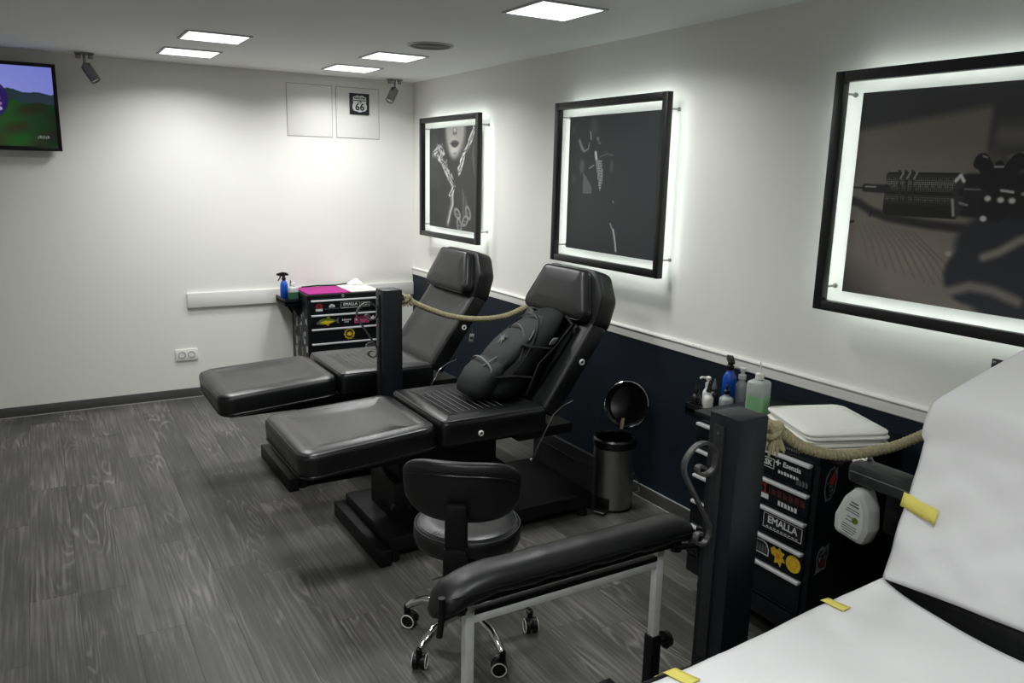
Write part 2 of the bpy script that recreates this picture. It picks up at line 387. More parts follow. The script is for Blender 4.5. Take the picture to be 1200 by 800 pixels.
img[bl] = (36, 22, 92)
img[((U - .57) / .05) ** 2 + ((V - .3) / .11) ** 2 < 1] = (60, 34, 120)
for cu, cv, su, sv, cc in ((.655, .33, .018, .028, (190, 70, 170)), (.66, .41, .02, .02, (200, 84, 180)), (.668, .48, .016, .02, (170, 110, 190)), (.665, .54, .02, .02, (190, 180, 215))):
    q = (abs(((U - cu) / su) ** 2 + ((V - cv) / sv) ** 2 - .7) < .5); img[q] = cc
for k in range(6):
    q = (abs(U - (.885 + k * .012)) < .0035) & (abs(V - .885 + .006 * (k % 2)) < .018); img[q] = (120, 132, 120)
printed('screen', img, lambda a, b: (-sx / 2 + bz + a * (sx - 2 * bz), .0, bz + .004 + (1 - b) * (sz - 2 * bz - .004)), attr_mat('screen_picture', .25, SCREEN_E), tv)

# ------------------------------------------------------------------ route sign, socket
t = thing('route_sign', 'small black square sign with a white route 66 shield, high on wall', 'sign', (2.178, D - .004, 2.135))
g = G(); g.b2(-.077, .077, -.012, 0, -.077, .077, .002); g.obj('backing', mat('sign_black', (22, 24, 26), .5), t)
def XZ(x, y, z): return T(x, y, z) @ R(PI / 2, 'X')
sh = [(0, -.062), (.02, -.055), (.045, -.05), (.056, -.035), (.057, -.012), (.049, .008), (.054, .022), (-.054, .022), (-.049, .008), (-.057, -.012), (-.056, -.035), (-.045, -.05), (-.02, -.055)]
g = G(); g.prism(sh, 0, .002, XZ(0, -.012, 0)); g.prism([(-.054, .028), (.054, .028), (.05, .04), (.053, .05), (.035, .055), (.02, .062), (0, .057), (-.02, .062), (-.035, .055), (-.053, .05), (-.05, .04)], 0, .002, XZ(0, -.012, 0)); g.obj('shield', WHT, t)
g = G(); g.text('66', .074, XZ(0, -.0146, -.024), bold=.0016); g.text('US', .024, XZ(0, -.0146, .012), bold=.0006); g.text('ARIZONA', .02, XZ(0, -.0146, .042), bold=.0006); g.obj('lettering', BLK, t)
t = thing('wall_socket', 'white double power socket low on the back wall', 'socket', (.846, D, .318))
g = G(); g.box((0, -.006, 0), (.152, .012, .084), .004); g.obj('plate', WPLASTIC, t)
for sx_ in (-.032, .032):
    g = G(); g.M = T(sx_, -.012, 0) @ R(PI / 2, 'X'); g.lathe([(.024, 0), (.024, .002), (.021, .002), (.020, -.004), (0, -.004)], seg=24, cap0=False, cap1=False); so = g.obj('outlet', mat('socket_well_shade', (112, 112, 110), .5), t)  # outlet wells coloured grey, the recess shade is painted in
    g = G(); g.cyl((sx_ - .009, -.0095, 0), (sx_ - .009, -.0075, 0), .003, seg=8); g.cyl((sx_ + .009, -.0095, 0), (sx_ + .009, -.0075, 0), .003, seg=8); g.obj('pin_holes', BLK, so)

# ------------------------------------------------------------------ backlit pictures
def brush(img, U, V, pts, wd, val, soft=.5):
    d = np.full(U.shape, 9.)
    for (a, b), (c, e) in zip(pts, pts[1:]):
        dx, dy = c - a, e - b; L2 = dx * dx + dy * dy + 1e-9
        t_ = np.clip(((U - a) * dx + (V - b) * dy) / L2, 0, 1); d = np.minimum(d, np.hypot(U - a - t_ * dx, V - b - t_ * dy))
    k = np.clip((wd - d) / (wd * soft), 0, 1)[..., None]; img[:] = img * (1 - k) + np.array(val) * k
def blob(img, U, V, cu, cv, ru, rv, val, soft=.4, rot=0.):
    a, b = U - cu, V - cv; p, q = a * math.cos(rot) + b * math.sin(rot), -a * math.sin(rot) + b * math.cos(rot)
    d = np.sqrt((p / ru) ** 2 + (q / rv) ** 2); k = np.clip((1 - d) / soft, 0, 1)[..., None]; img[:] = img * (1 - k) + np.array(val) * k
def picture1():
    h, w = 190, 130; U, V = np.meshgrid(np.linspace(0, 1, w), np.linspace(0, 1, h)); im = np.zeros((h, w, 3)) + (30, 32, 33)
    rs = np.random.RandomState(3)
    for k in range(10): brush(im, U, V, [(.02 + .02 * k, 0), (.05 + .012 * k, .25), (.0 + .03 * k, .6)], .006, (58, 60, 60))
    blob(im, U, V, .56, .02, .25, .32, (150, 148, 144), .35); blob(im, U, V, .54, .2, .13, .12, (176, 174, 168), .6)
    blob(im, U, V, .555, .04, .05, .05, (92, 90, 88), .6); blob(im, U, V, .555, .03, .03, .03, (186, 184, 180), .6)
    blob(im, U, V, .525, .065, .012, .01, (24, 24, 24)); blob(im, U, V, .585, .065, .012, .01, (24, 24, 24))
    blob(im, U, V, .555, .155, .1, .034, (64, 60, 60), .4); blob(im, U, V, .555, .172, .085, .03, (52, 48, 50), .4); brush(im, U, V, [(.46, .158), (.55, .163), (.65, .158)], .006, (22, 20, 20))
    blob(im, U, V, .56, .255, .07, .02, (120, 118, 114), .8)
    blob(im, U, V, .28, .28, .1, .4, (34, 34, 34), .5)
    vine = [(.12, .26), (.24, .19), (.3, .24), (.24, .3), (.33, .36), (.38, .42), (.46, .5), (.53, .58), (.49, .66), (.51, .74), (.46, .84), (.42, .95)]
    brush(im, U, V, vine, .05, (112, 112, 110), .8)
    for k in range(5): brush(im, U, V, [(a + rs.uniform(-.045, .045), b + rs.uniform(-.02, .02)) for a, b in vine[:9 if k < 4 else 12]], .016, (rs.uniform(170, 235),) * 3, .6)
    for k in range(2): brush(im, U, V, [(a + rs.uniform(-.04, .04), b + rs.uniform(-.02, .02)) for a, b in vine[:9]], .008, (26, 26, 26), .6)
    for (a, b) in vine[:7]:
        for _ in range(5): blob(im, U, V, a + rs.uniform(-.07, .07), b + rs.uniform(-.03, .03), rs.uniform(.015, .04), rs.uniform(.008, .02), (rs.uniform(60, 220),) * 3, .5, rs.uniform(0, 3))
    vine = [(.95, -.02), (.93, .07), (.87, .14), (.82, .2), (.74, .26), (.71, .33), (.66, .4), (.65, .45)]
    brush(im, U, V, vine, .036, (120, 120, 118), .8)
    for k in range(4): brush(im, U, V, [(a + rs.uniform(-.035, .035), b + rs.uniform(-.015, .015)) for a, b in vine], .014, (rs.uniform(170, 235),) * 3, .6)
    for k in range(2): brush(im, U, V, [(a + rs.uniform(-.03, .03), b + rs.uniform(-.015, .015)) for a, b in vine], .008, (28, 28, 28), .6)
    for k in range(7): brush(im, U, V, [(.94, .1 + .03 * k), (.9 + .01 * k, .3 + .03 * k)], .005, (74, 76, 76))
    for cu, cv, ro in ((.62, .84, .5), (.78, .9, -.6), (.66, .95, 1.2), (.84, .82, 1.)):
        blob(im, U, V, cu, cv, .09, .055, (150, 150, 148), .3, ro); blob(im, U, V, cu, cv, .065, .038, (46, 48, 48), .5, ro); brush(im, U, V, [(cu - .05, cv), (cu + .05, cv + .01)], .005, (120, 120, 118))
    for k in range(4): brush(im, U, V, [(.72 + .03 * k, .6 + .03 * k), (.74 + .02 * k, .86)], .005, (110, 112, 112))
    return im
def picture2():
    h, w = 170, 150; U, V = np.meshgrid(np.linspace(0, 1, w), np.linspace(0, 1, h)); im = np.zeros((h, w, 3)) + (43, 46, 49)
    blob(im, U, V, .3, .08, .07, .1, (70, 72, 74), .7); blob(im, U, V, .05, .1, .03, .05, (64, 66, 68), .7)
    brush(im, U, V, [(.13, .18), (.16, .23), (.18, .25)], .02, (128, 130, 132), .6); brush(im, U, V, [(.19, .26), (.24, .24), (.25, .2)], .008, (140, 142, 144))
    brush(im, U, V, [(.26, .12), (.27, .17)], .01, (150, 150, 152)); blob(im, U, V, .35, .17, .02, .02, (120, 120, 122)); blob(im, U, V, .37, .2, .02, .015, (96, 98, 100))
    brush(im, U, V, [(.33, .27), (.345, .33)], .016, (206, 208, 210), .4); brush(im, U, V, [(.26, .385), (.315, .36)], .006, (150, 152, 154))
    P = (U - .37) * 1., V
    m = (V > .32) & (V < .6) & (U > .335 + .28 * (V - .34)) & (U < .405 + .2 * np.clip(V - .33, 0, .12) - .42 * np.clip(V - .47, 0, 1))
    kn = (np.sin(U * 260 + V * 180) * np.sin(U * 260 - V * 180) > .0)
    im[m] = np.where(kn[m][:, None], (162, 164, 166), (84, 86, 88))
    brush(im, U, V, [(.38, .3), (.46, .28), (.53, .29)], .008, (86, 88, 90)); blob(im, U, V, .52, .37, .025, .06, (76, 78, 80), .6)
    blob(im, U, V, .17, .37, .04, .07, (86, 88, 90), .5); m = (V > .42) & (V < .57) & (U > .19) & (U < .2 + .1 * np.clip((V - .42) / .1, 0, 1)); im[m] = (98, 100, 102)
    blob(im, U, V, .07, .47, .04, .05, (62, 64, 66), .6)
    blob(im, U, V, .555, .62, .014, .012, (110, 112, 114)); brush(im, U, V, [(.535, .78), (.56, .82)], .01, (130, 132, 134)); brush(im, U, V, [(.57, .82), (.595, .9), (.61, .97)], .011, (176, 178, 180), .5)
    return im
def picture3():
    # drawn in metres from the print's upper left corner: 1.26 wide, 0.712 tall
    w, h = 400, 226; A, B = np.meshgrid(np.linspace(0, 1.26, w), np.linspace(0, .712, h)); im = np.zeros((h, w, 3)) + (62, 62, 64)
    top = .115 - .13 * np.clip(A, 0, .46)
    k = np.clip((B - top) / .03, 0, 1) * np.clip((.475 - A) / .02, 0, 1); im = im * (1 - k[..., None]) + np.array((112, 107, 100)) * k[..., None]
    k = np.clip(1 - abs(B - .16) / .06, 0, 1) * np.clip((A - .47) / .03, 0, 1); im = im * (1 - k[..., None]) + np.array((104, 100, 95)) * k[..., None]
    k = np.clip(1 - abs(B - .225) / .03, 0, 1) * np.clip((A - .47) / .03, 0, 1); im = im * (1 - k[..., None]) + np.array((66, 65, 64)) * k[..., None]
    blob(im, A, B, .30, .24, .3, .06, (122, 116, 108), .9); blob(im, A, B, .585, .225, .06, .018, (190, 186, 180), .8)
    k = np.clip((B - .40 - .03 * np.sin(A * 9)) / .05, 0, 1); im = im * (1 - k[..., None]) + np.array((112, 106, 98)) * k[..., None]
    blob(im, A, B, .27, .56, .2, .12, (126, 118, 108), .9); blob(im, A, B, -.02, .74, .22, .18, (58, 57, 58), .8); blob(im, A, B, .12, .78, .3, .1, (62, 61, 61), .8)
    for q in range(11): brush(im, A, B, [(.03 + .022 * q, .45 + .002 * q), (.07 + .03 * q, .52 + .004 * q), (.10 + .036 * q, .60 + .006 * q)], .006, (106, 99, 91), .9)
    brush(im, A, B, [(-.01, .375), (.03, .385), (.08, .41), (.15, .43), (.30, .445), (.42, .45)], .022, (42, 41, 42), .7); brush(im, A, B, [(.085, .41), (.08, .43)], .004, (24, 24, 24)); brush(im, A, B, [(0, .455), (.015, .452)], .006, (30, 30, 30))
    # machine body and the glove behind
    for c in ((.55, .50, .16, .12), (.47, .60, .10, .10), (.62, .62, .18, .14), (.75, .45, .3, .18), (.95, .55, .3, .25)): blob(im, A, B, *c, (44, 45, 50), .18)
    brush(im, A, B, [(.43, .345), (.70, .345), (1.2, .30)], .075, (34, 34, 38), .15)
    blob(im, A, B, .515, .345, .055, .085, (30, 30, 34), .12)
    # knurled grip
    r = (B - .345) / .078; m = (A > .128) & (A < .402) & (abs(r) < 1); m &= ((A - .145) / .017) ** 2 + r ** 2 * .9 < 1.0 if False else m
    m &= ~((A < .142) & (abs(r) > .8 + (A - .128) / .014 * .2)); m &= ~((A > .392) & (abs(r) > .85))
    kn = np.sin(A * 430 + B * 430) * np.sin(A * 430 - B * 430)
    sh = .20 + .85 * np.clip(1 - abs(r + .42) / .42, 0, 1) + .55 * np.clip(1 - abs(r - .22) / .2, 0, 1); sh = np.where(r > .5, .03, sh)
    val = 28 + 128 * sh * np.clip(kn * 1.3 + .25, 0, 1); val = np.where(r < -.9, 120, val); val = np.where(abs(r) < .05, 30, val); im[m] = np.stack([val, val, val * .98], -1)[m]
    for q in (.185, .21, .235): z = m & (abs(A - q - .01 * r) < .005) & (r < .45); im[z] = (44, 44, 44)
    for q in (.172, .197, .222): brush(im, A, B, [(q + .02, .275), (q + .01, .295)], .004, (150, 150, 148))
    blob(im, A, B, .392, .35, .022, .075, (52, 52, 55), .2); brush(im, A, B, [(.378, .30), (.392, .282), (.404, .30)], .008, (206, 206, 204), .6); brush(im, A, B, [(.375, .36), (.384, .41)], .006, (150, 150, 150), .6); brush(im, A, B, [(.40, .37), (.425, .375)], .005, (120, 120, 120))
    brush(im, A, B, [(0, .330), (.06, .330)], .004, (34, 34, 34)); brush(im, A, B, [(.05, .33), (.085, .332), (.135, .332)], .017, (38, 38, 40), .3); brush(im, A, B, [(.05, .326), (.09, .326)], .0035, (160, 158, 154))
    brush(im, A, B, [(.40, .335), (.47, .335)], .014, (36, 36, 40), .3); brush(im, A, B, [(.41, .325), (.46, .325)], .003, (110, 110, 112))
    # wing nut
    for sg in (-1, 1):
        P = [(.508 + sg * .01, .30), (.508 + sg * .055, .235)]; brush(im, A, B, P, .024, (33, 33, 36), .12); blob(im, A, B, .508 + sg * .058, .238, .028, .022, (35, 35, 38), .12, sg * .9)
    brush(im, A, B, [(.508, .30), (.508, .25)], .016, (36, 36, 39), .15); brush(im, A, B, [(.495, .254), (.521, .254)], .004, (150, 150, 152)); brush(im, A, B, [(.455, .222), (.468, .226)], .0035, (140, 140, 140))
    blob(im, A, B, .508, .315, .034, .03, (30, 30, 33), .15)
    for c in ((.487, .352), (.527, .355), (.561, .356), (.482, .415)): blob(im, A, B, *c, .014, .012, (196, 192, 186), .5)
    brush(im, A, B, [(.525, .326), (.56, .330)], .006, (176, 172, 168), .6); blob(im, A, B, .60, .335, .02, .008, (150, 148, 146))
    # lit knuckles of the glove
    brush(im, A, B, [(.50, .535), (.545, .515), (.60, .475), (.66, .45)], .022, (124, 119, 113), .8); blob(im, A, B, .385, .535, .014, .012, (150, 146, 140), .6)
    brush(im, A, B, [(.40, .66), (.47, .632), (.54, .636), (.62, .66)], .026, (112, 108, 104), .8); brush(im, A, B, [(.80, .6), (.92, .52)], .03, (110, 106, 102), .9)
    return np.clip(im * 1.22, 0, 255)
PRINT = attr_mat('photo_print', .42)
def picture(yc, img, name_label, half=(.465, .432), ph=(.375, .356)):
    xf = W - .097
    t = thing('framed_picture', name_label, 'picture', (W, yc, 1.602), 0, 'backlit framed pictures')
    hy, hz = half; bw = .037
    for c, d in (((0, hy - bw / 2, 0), (.034, bw, 2 * hz)), ((0, -hy + bw / 2, 0), (.034, bw, 2 * hz)), ((0, 0, hz - bw / 2), (.034, 2 * hy - 2 * bw, bw)), ((0, 0, -hz + bw / 2), (.034, 2 * hy - 2 * bw, bw))):
        g = G(); g.box((-.097 + .017 + c[0], c[1], c[2]), d, .002); g.obj('frame_bar', FRAMEM, t)
    for a, b in (((-hy + .06, hz - bw * .5), (hy - .06, hz - bw * .5)), ((-hy + .06, -hz + bw * .5), (hy - .06, -hz + bw * .5)), ((hy - bw * .5, -hz + .03), (hy - bw * .5, hz - .03)), ((-hy + bw * .5, -hz + .03), (-hy + bw * .5, hz - .03))):
        g = G(); g.box((-.061, (a[0] + b[0]) / 2, (a[1] + b[1]) / 2), (.004, max(abs(b[0] - a[0]), .01), max(abs(b[1] - a[1]), .01))); lab(g.obj('led_strip', LED, t), 'glowing white strip on the back of the frame')
    g = G(); g.b2(-.052, -.042, -ph[0], ph[0], -ph[1], ph[1]); g.b2(-.042, -.0005, -.2, .2, -.2, .2); g.obj('mounting_board', BLACKM, t)
    for sy in (-1, 1):
        for sz_ in (-1, 1):
            g = G(); y0, z0 = sy * (hy - .022), sz_ * (hz - .085 if sz_ < 0 else hz - .075)
            g.cyl((-.064, y0, z0), (-.0005, y0, z0), .0045, seg=10); g.cyl((-.008, y0, z0), (-.0005, y0, z0), .009, seg=12); g.obj('wall_standoff', STEEL, t)
    printed('photo_print', img, lambda a, b: (-.0525, ph[0] - a * 2 * ph[0], ph[1] - b * 2 * ph[1]), PRINT, t)
picture(5.183, picture1(), 'backlit picture nearest the corner, lower face of a woman in white lace')
picture(3.352, picture2(), 'middle backlit picture, mostly dark print with a tattoo grip')
picture(1.268, picture3(), 'nearest backlit picture, wide close-up of a knurled tattoo machine', (.72, .432), (.63, .356))

# ------------------------------------------------------------------ treatment beds
def cush(t, e=.022, bol=.008):
    return [(e, 0), (e * .3, e * .3), (0, e), (0, t - e), (e * .12, t - e * .5), (e * .5, t - e * .12), (e, t), (e + .025, t + bol * .6), (e + .05, t + bol * .2), (e + .08, t - bol * .5), (e + .13, t - bol * .6)]
def edge_loop(P, rad, inset, z, seg=5):
    return [(q.x, q.y, z) for q in round_poly(inset_poly(P, inset), max(rad - inset, .003), seg)]
def bed(loc, label, ang, extras=True, head=math.radians(17), level=False):
    t = thing('tattoo_bed', label, 'tattoo bed', loc, 0, 'black adjustable tattoo beds')
    g = G(); g.b2(.37, 1.44, -.285, .285, .05, .115, .006); g.obj('base_plate', BLACKM, t)
    g = G(); g.b2(.318, .37, -.305, .305, .0, .072, .005); g.obj('cross_foot', BLACKM, t)
    for fx in (.40, 1.4):
        for fy in (-.25, .25):
            g = G(); g.cyl((fx, fy, 0), (fx, fy, .052), .028, .024, 14); g.obj('foot', BLACKP, t)
    g = G(); g.b2(1.441, 1.463, -.275, .275, .02, .30, .004); g.b2(1.436, 1.441, -.25, .25, .235, .24); g.obj('end_panel', mat('end_panel_grey', (44, 45, 46), .45, bump=(60, .08)), t)
    g = G(); g.b2(.45, 1.02, -.15, .15, .115, .30, .008); g.b2(.48, .98, -.12, .12, .30, .45, .006); g.obj('lift_column', BLACKM, t)
    g = G(); g.cyl((.45, -.17, .19), (.45, -.14, .19), .02); g.b2(.5, .58, -.175, -.15, .17, .2, .003); g.obj('lift_motor', BLACKP, t)
    g = G(); g.b2(.56, 1.16, -.22, .22, .45, .482, .004); g.b2(.06, .56, -.2, .2, .41, .435, .004); g.b2(.5, .6, -.2, .2, .42, .46, .004); g.obj('seat_frame', BLACKM, t)
    # leg rest, tipped down a little to the foot end
    LP = [(.0, -.312), (.607, -.292), (.607, .292), (.0, .312)]
    M = T(0, 0, .486) if level else T(0, 0, .437) @ R(-.062, 'Y')
    g = G(); g.pillow(LP, .07, cush(.113, .024, .016), M, 7); lr = g.obj('leg_cushion', VINYL, t)
    g = G(); g.M = M; g.tube(edge_loop(LP, .07, .010, .104, 7), .0045, 6, True); g.tube(edge_loop(LP, .07, -.002, .02, 7), .003, 5, True); g.obj('piping', PIPING, lr)
    SP = [(.0, -.292), (.545, -.292), (.545, .292), (.0, .292)]
    M2 = T(.613, 0, .48)
    g = G(); g.pillow(SP, .035, cush(.119, .024, .014), M2, 5); sc = g.obj('seat_cushion', VINYL, t)
    g = G(); g.M = M2; g.tube(edge_loop(SP, .035, .010, .112, 5), .0045, 6, True); g.obj('piping', PIPING, sc)
    g = G()
    for k in range(10): g.tube([(.68 + .033 * k, -.17, .5968), (.68 + .033 * k, .19, .5968)], .0012, 5)
    lab(g.obj('stitching', STITCH, sc), 'pale rows of stitching across the seat')
    # backrest: lower cushion, then a steeper shell with a trapezoid head pad
    M3 = T(1.135, 0, .602) @ R(-PI / 2 + PI / 2 - ang, 'Y').inverted()          # local z runs up the backrest, x is the back normal
    BP = [(-.29, -.02), (.29, -.02), (.29, .47), (-.29, .47)]
    L2W = M3 @ Matrix(((0, 0, -1, 0), (1, 0, 0, 0), (0, 1, 0, 0), (0, 0, 0, 1)))   # poly (x->y, y->up, z->front)
    g = G(); g.pillow(BP, .02, [(q, z - .095) for q, z in cush(.095, .018, .007)], L2W, 4); bk = g.obj('backrest', VINYL2, t)
    g = G(); g.M = L2W; g.tube(edge_loop(BP, .02, .012, -.004, 4), .0032, 5, True); g.obj('piping', PIPING, bk)
    M4 = M3 @ T(0, 0, .445) @ R(-(ang - head), 'Y')
    L2H = M4 @ Matrix(((0, 0, -1, 0), (1, 0, 0, 0), (0, 1, 0, 0), (0, 0, 0, 1)))
    HP = [(-.296, -.05), (.296, -.05), (.296, .135), (.20, .252), (-.20, .252), (-.296, .135)]
    g = G(); g.pillow(HP, .075, [(.03, -.108), (.012, -.102), (.003, -.092), (0, -.078), (0, -.014), (.004, -.004), (.014, 0)], L2H, 5); hs = g.obj('headrest_shell', VINYL2, t)
    g = G(); g.M = L2H; g.tube(edge_loop(HP, .075, .002, -.02, 5), .003, 5, True); g.obj('piping', PIPING, hs)
    CP = [(-.290, -.005), (.290, -.005), (.165, .238), (-.165, .238)]
    g = G(); g.pillow(CP, .045, [(.0, 0), (0, .030), (.004, .044), (.014, .052), (.035, .057), (.08, .060)], L2H, 6); hp = g.obj('head_pad', VINYL2, t)
    g = G(); g.M = L2H; g.tube(edge_loop(CP, .045, -.001, .012, 6), .003, 5, True); g.tube(edge_loop(CP, .045, .004, .046, 6), .0022, 5, True); g.obj('piping', PIPING, hp)
    # side plate of the recliner and its white bolt caps
    g = G(); g.b2(1.0, 1.3, -.283, .283, .45, .5, .004); g.cyl((1.14, -.286, .5), (1.14, .286, .5), .02); g.obj('recliner_hinge', BLACKM, t)
    p = M3 @ Vector((.055, -.291, .27))
    for q, rr in ((p, .015), (Vector((.80, -.296, .475 + .05)), .013))[:2 if loc[1] < 4 else 1]:
        g = G(); g.M = T(*q) @ R(PI / 2, 'X'); g.lathe([(rr, -.004), (rr, .002), (rr * .8, .005), (rr * .5, .004), (rr * .45, .001)], seg=20, cap0=True, cap1=False); g.mi = 1; g.lathe([(rr * .45, .001), (0, .0012)], seg=20, cap0=False, cap1=False)
        lab(g.obj('bolt_cap', [WPLASTIC, BLK], t), 'white round bolt cap')
    if extras:
        c0 = [(1.275, -.31, .615), (1.215, -.318, .60), (1.165, -.32, .565), (1.125, -.322, .50), (1.085, -.322, .43), (1.06, -.315, .37)]
        g = G(); g.tube([(1.275, -.27, .62)] + c0 + [(1.055, -.30, .36)], .0045, 8); g.ball((1.058, -.308, .362), .011); lab(g.obj('release_lever', mat('dark_chrome_rod', (120, 121, 122), .2, .9), t), 'thin bent release rod')
    return t, L2W, L2H
BED1 = bed((.69, 4.20, 0), 'black tattoo bed farther from the camera, beside the pink topped tool chest', math.radians(35))
BED2 = bed((.805, 3.22, 0), 'black tattoo bed in the middle with a backpack on its seat', math.radians(35))
BED3 = bed((.72, .845, 0), 'nearest black tattoo bed wrapped in white paper', math.radians(17), False, math.radians(52), True)

# paper over the nearest bed
def rough(a, b, s=1.): return (math.sin(a * 9 * s + 2 * math.sin(b * 7 * s)) + math.sin(b * 13 * s + 1.3 * math.sin(a * 11 * s + 1))) / 2
def seatpaper(u_, v_):
    yf = 1.100 + .040 * min(1, max(0, (u_ - .45) / .4)); yy = .56 + v_ * (yf - .56); q = (yy - .56) / .58
    xe = 1.845 - .07 * math.sin(min(1, max(0, q)) * PI) ** .8 - .03 * (1 - q) * (q < .2)
    xx = .74 + u_ * (xe - .74); base = .6040 + .004 + .0045 * (rough(xx, yy, 1.2) + 1) + .002 * (rough(xx * 2.3 + 1, yy * 2.1) + 1)
    return (xx, yy, base + .010)
g = G(); g.grid(60, 34, seatpaper); o = g.obj('bed_paper', PAPER, ang=180); m_ = o.modifiers.new('thickness', 'SOLIDIFY'); m_.thickness = .0008
tag(o, 'white paper sheet lying over the seat of the nearest bed', 'paper sheet')
L2W, L2H = BED3[1], BED3[2]
def backpaper(u_, v_):
    lo = .016 + .05 * (1 - u_) ** .7; s_ = lo + v_ * (.72 - lo); k = (u_ - .5) * 2
    if s_ < .47: hw = .302
    else: hw = .302 - (s_ - .47) * .52
    wrap = max(0, abs(k) - .93) / .07; y_ = k * hw
    n = .020 + .014 * (rough(u_ * .9, s_ * 1.5) + 1) * .5 + .004 * rough(u_ * 2.1 + 1, s_ * 4)
    if s_ < .40: P = L2W @ Vector((y_, s_, n - wrap * .02)); 
    else:
        b = min(1, (s_ - .40) / .09); b = b * b * (3 - 2 * b); q = s_ - .445
        P = L2W @ Vector((y_, s_, n - wrap * .02)) if b <= 0 else (L2W @ Vector((y_, s_, n)) * (1 - b) + L2H @ Vector((y_, q, .080 + .006 * rough(u_, s_) - wrap * .02)) * b)
    return P + Vector((.72, .845, 0))
g = G(); g.grid(40, 50, backpaper); o = g.obj('bed_paper', PAPER, ang=180); m_ = o.modifiers.new('thickness', 'SOLIDIFY'); m_.thickness = .0008
tag(o, 'white paper sheet taped over the backrest of the nearest bed', 'paper sheet')
def tape(pts, label):
    g = G(); a, b, w = Vector(pts[0]), Vector(pts[1]), Vector(pts[2])
    g.grid(8, 2, lambda p, q: a.lerp(b, p) + w * (q - .5) + Vector((0, 0, .0012 * math.sin(p * 9)))); o = g.obj('tape_strip', TAPE); m_ = o.modifiers.new('thickness', 'SOLIDIFY'); m_.thickness = .0006
    tag(o, label, 'tape strip', 'yellow tape strips on the bed paper')
def paper_z(xx, yy): return .618 + .0045 * (rough(xx, yy, 1.2) + 1) + .002 * (rough(xx * 2.3 + 1, yy * 2.1) + 1)
def seat_tape(x0, y0, x1, y1, w, edge, label):
    def fn(p, q):
        xx = x0 + (x1 - x0) * p + w * (q - .5); yy = y0 + (y1 - y0) * p; k = min(1, max(0, (edge + .030 - yy) / .020))
        return (xx, yy, (.6025 * (1 - k) + (paper_z(xx, min(yy, edge)) + .0045) * k))
    g = G(); g.grid(16, 3, fn); o = g.obj('tape_strip', TAPE, ang=180); m_ = o.modifiers.new('thickness', 'SOLIDIFY'); m_.thickness = .0006; m_.offset = 1
    tag(o, label, 'tape strip', 'yellow tape strips on the bed paper')
seat_tape(1.068, 1.132, 1.09, 1.05, .034, 1.10, 'yellow tape strip on the paper edge, at the bottom of the photo')
seat_tape(1.615, 1.145, 1.625, 1.085, .03, 1.134, 'short yellow tape strip on the seat paper near the tool chest')
def bp_(y_, s_, n=.036): return tuple(L2W @ Vector((y_, s_, n)) + Vector((.72, .845, 0)))
tape((bp_(.303, .235, .028), bp_(.20, .222, .037), tuple(Vector(bp_(.2, .26)) - Vector(bp_(.2, .222)))), 'yellow tape strip across the paper on the tilted backrest')

# ------------------------------------------------------------------ barrier posts with scrolls, and their ropes
SCR = [(1.442, .91), (1.43, .919), (1.417, .919), (1.415, .907), (1.432, .895), (1.456, .895), (1.474, .907), (1.4775, .931), (1.474, .958), (1.442, .98), (1.405, .978), (1.372, .947), (1.37, .912), (1.393, .871), (1.442, .795), (1.472, .748), (1.4775, .722), (1.465, .699), (1.442, .697), (1.426, .712), (1.432, .728), (1.448, .727)]
def smooth(P, n=5):
    P = [Vector(p) for p in P]; out = []
    for i in range(len(P) - 1):
        a, b, c, d = P[max(i - 1, 0)], P[i], P[i + 1], P[min(i + 2, len(P) - 1)]
        for k in range(n):
            t_ = k / n; out.append(.5 * ((2 * b) + (c - a) * t_ + (2 * a - 5 * b + 4 * c - d) * t_ ** 2 + (3 * b - a - 3 * c + d) * t_ ** 3))
    return out + [P[-1]]
def post(y0, label, h=1.05):
    t = thing('barrier_post', label, 'post', (1.485, y0, 0), 0, 'black barrier posts'); w = .104
    g = G(); g.b2(0, w, 0, w, .006, h, .002); g.obj('column', POSTM, t)
    g = G(); g.b2(-.03, w + .03, -.02, w + .02, 0, .008, .002); g.obj('base_plate', BLACKM, t)
    g = G(); yc = w / 2 + .012
    g.b2(-.007, 0, yc - .018, yc + .018, .35, h - .028, .001); pl_ = g.obj('strap_plate', mat('strap_iron', (46, 47, 49), .45, .4, bump=(60, .2)), t)
    g = G(); g.M = T(-.007, yc, h - .05) @ R(-PI / 2, 'Y'); g.lathe([(.004, 0), (.004, .002), (0, .003)], seg=10, cap1=False); g.obj('screw', STEEL, pl_)
    g = G(); P = smooth([(a - 1.485 - .002, yc, b) for a, b in SCR], 4); g.tube(P, .007, sq=(.0075, .0038)); g.obj('scroll', IRON, t, ang=50)
    g = G(); g.b2(w, w + .006, .03, .074, h - .085, h - .02, .001); g.tube([(w + .006 + .022 * math.sin(a), .052, h - .05 + .018 * math.cos(a)) for a in [PI * k / 10 for k in range(11)]], .004, 8); g.obj('rope_eye', BLACKM, t)
post(1.347, 'near black square post with iron scroll, beside the sticker covered tool chest')
post(3.765, 'far black square post with iron scroll, standing between the two beds')

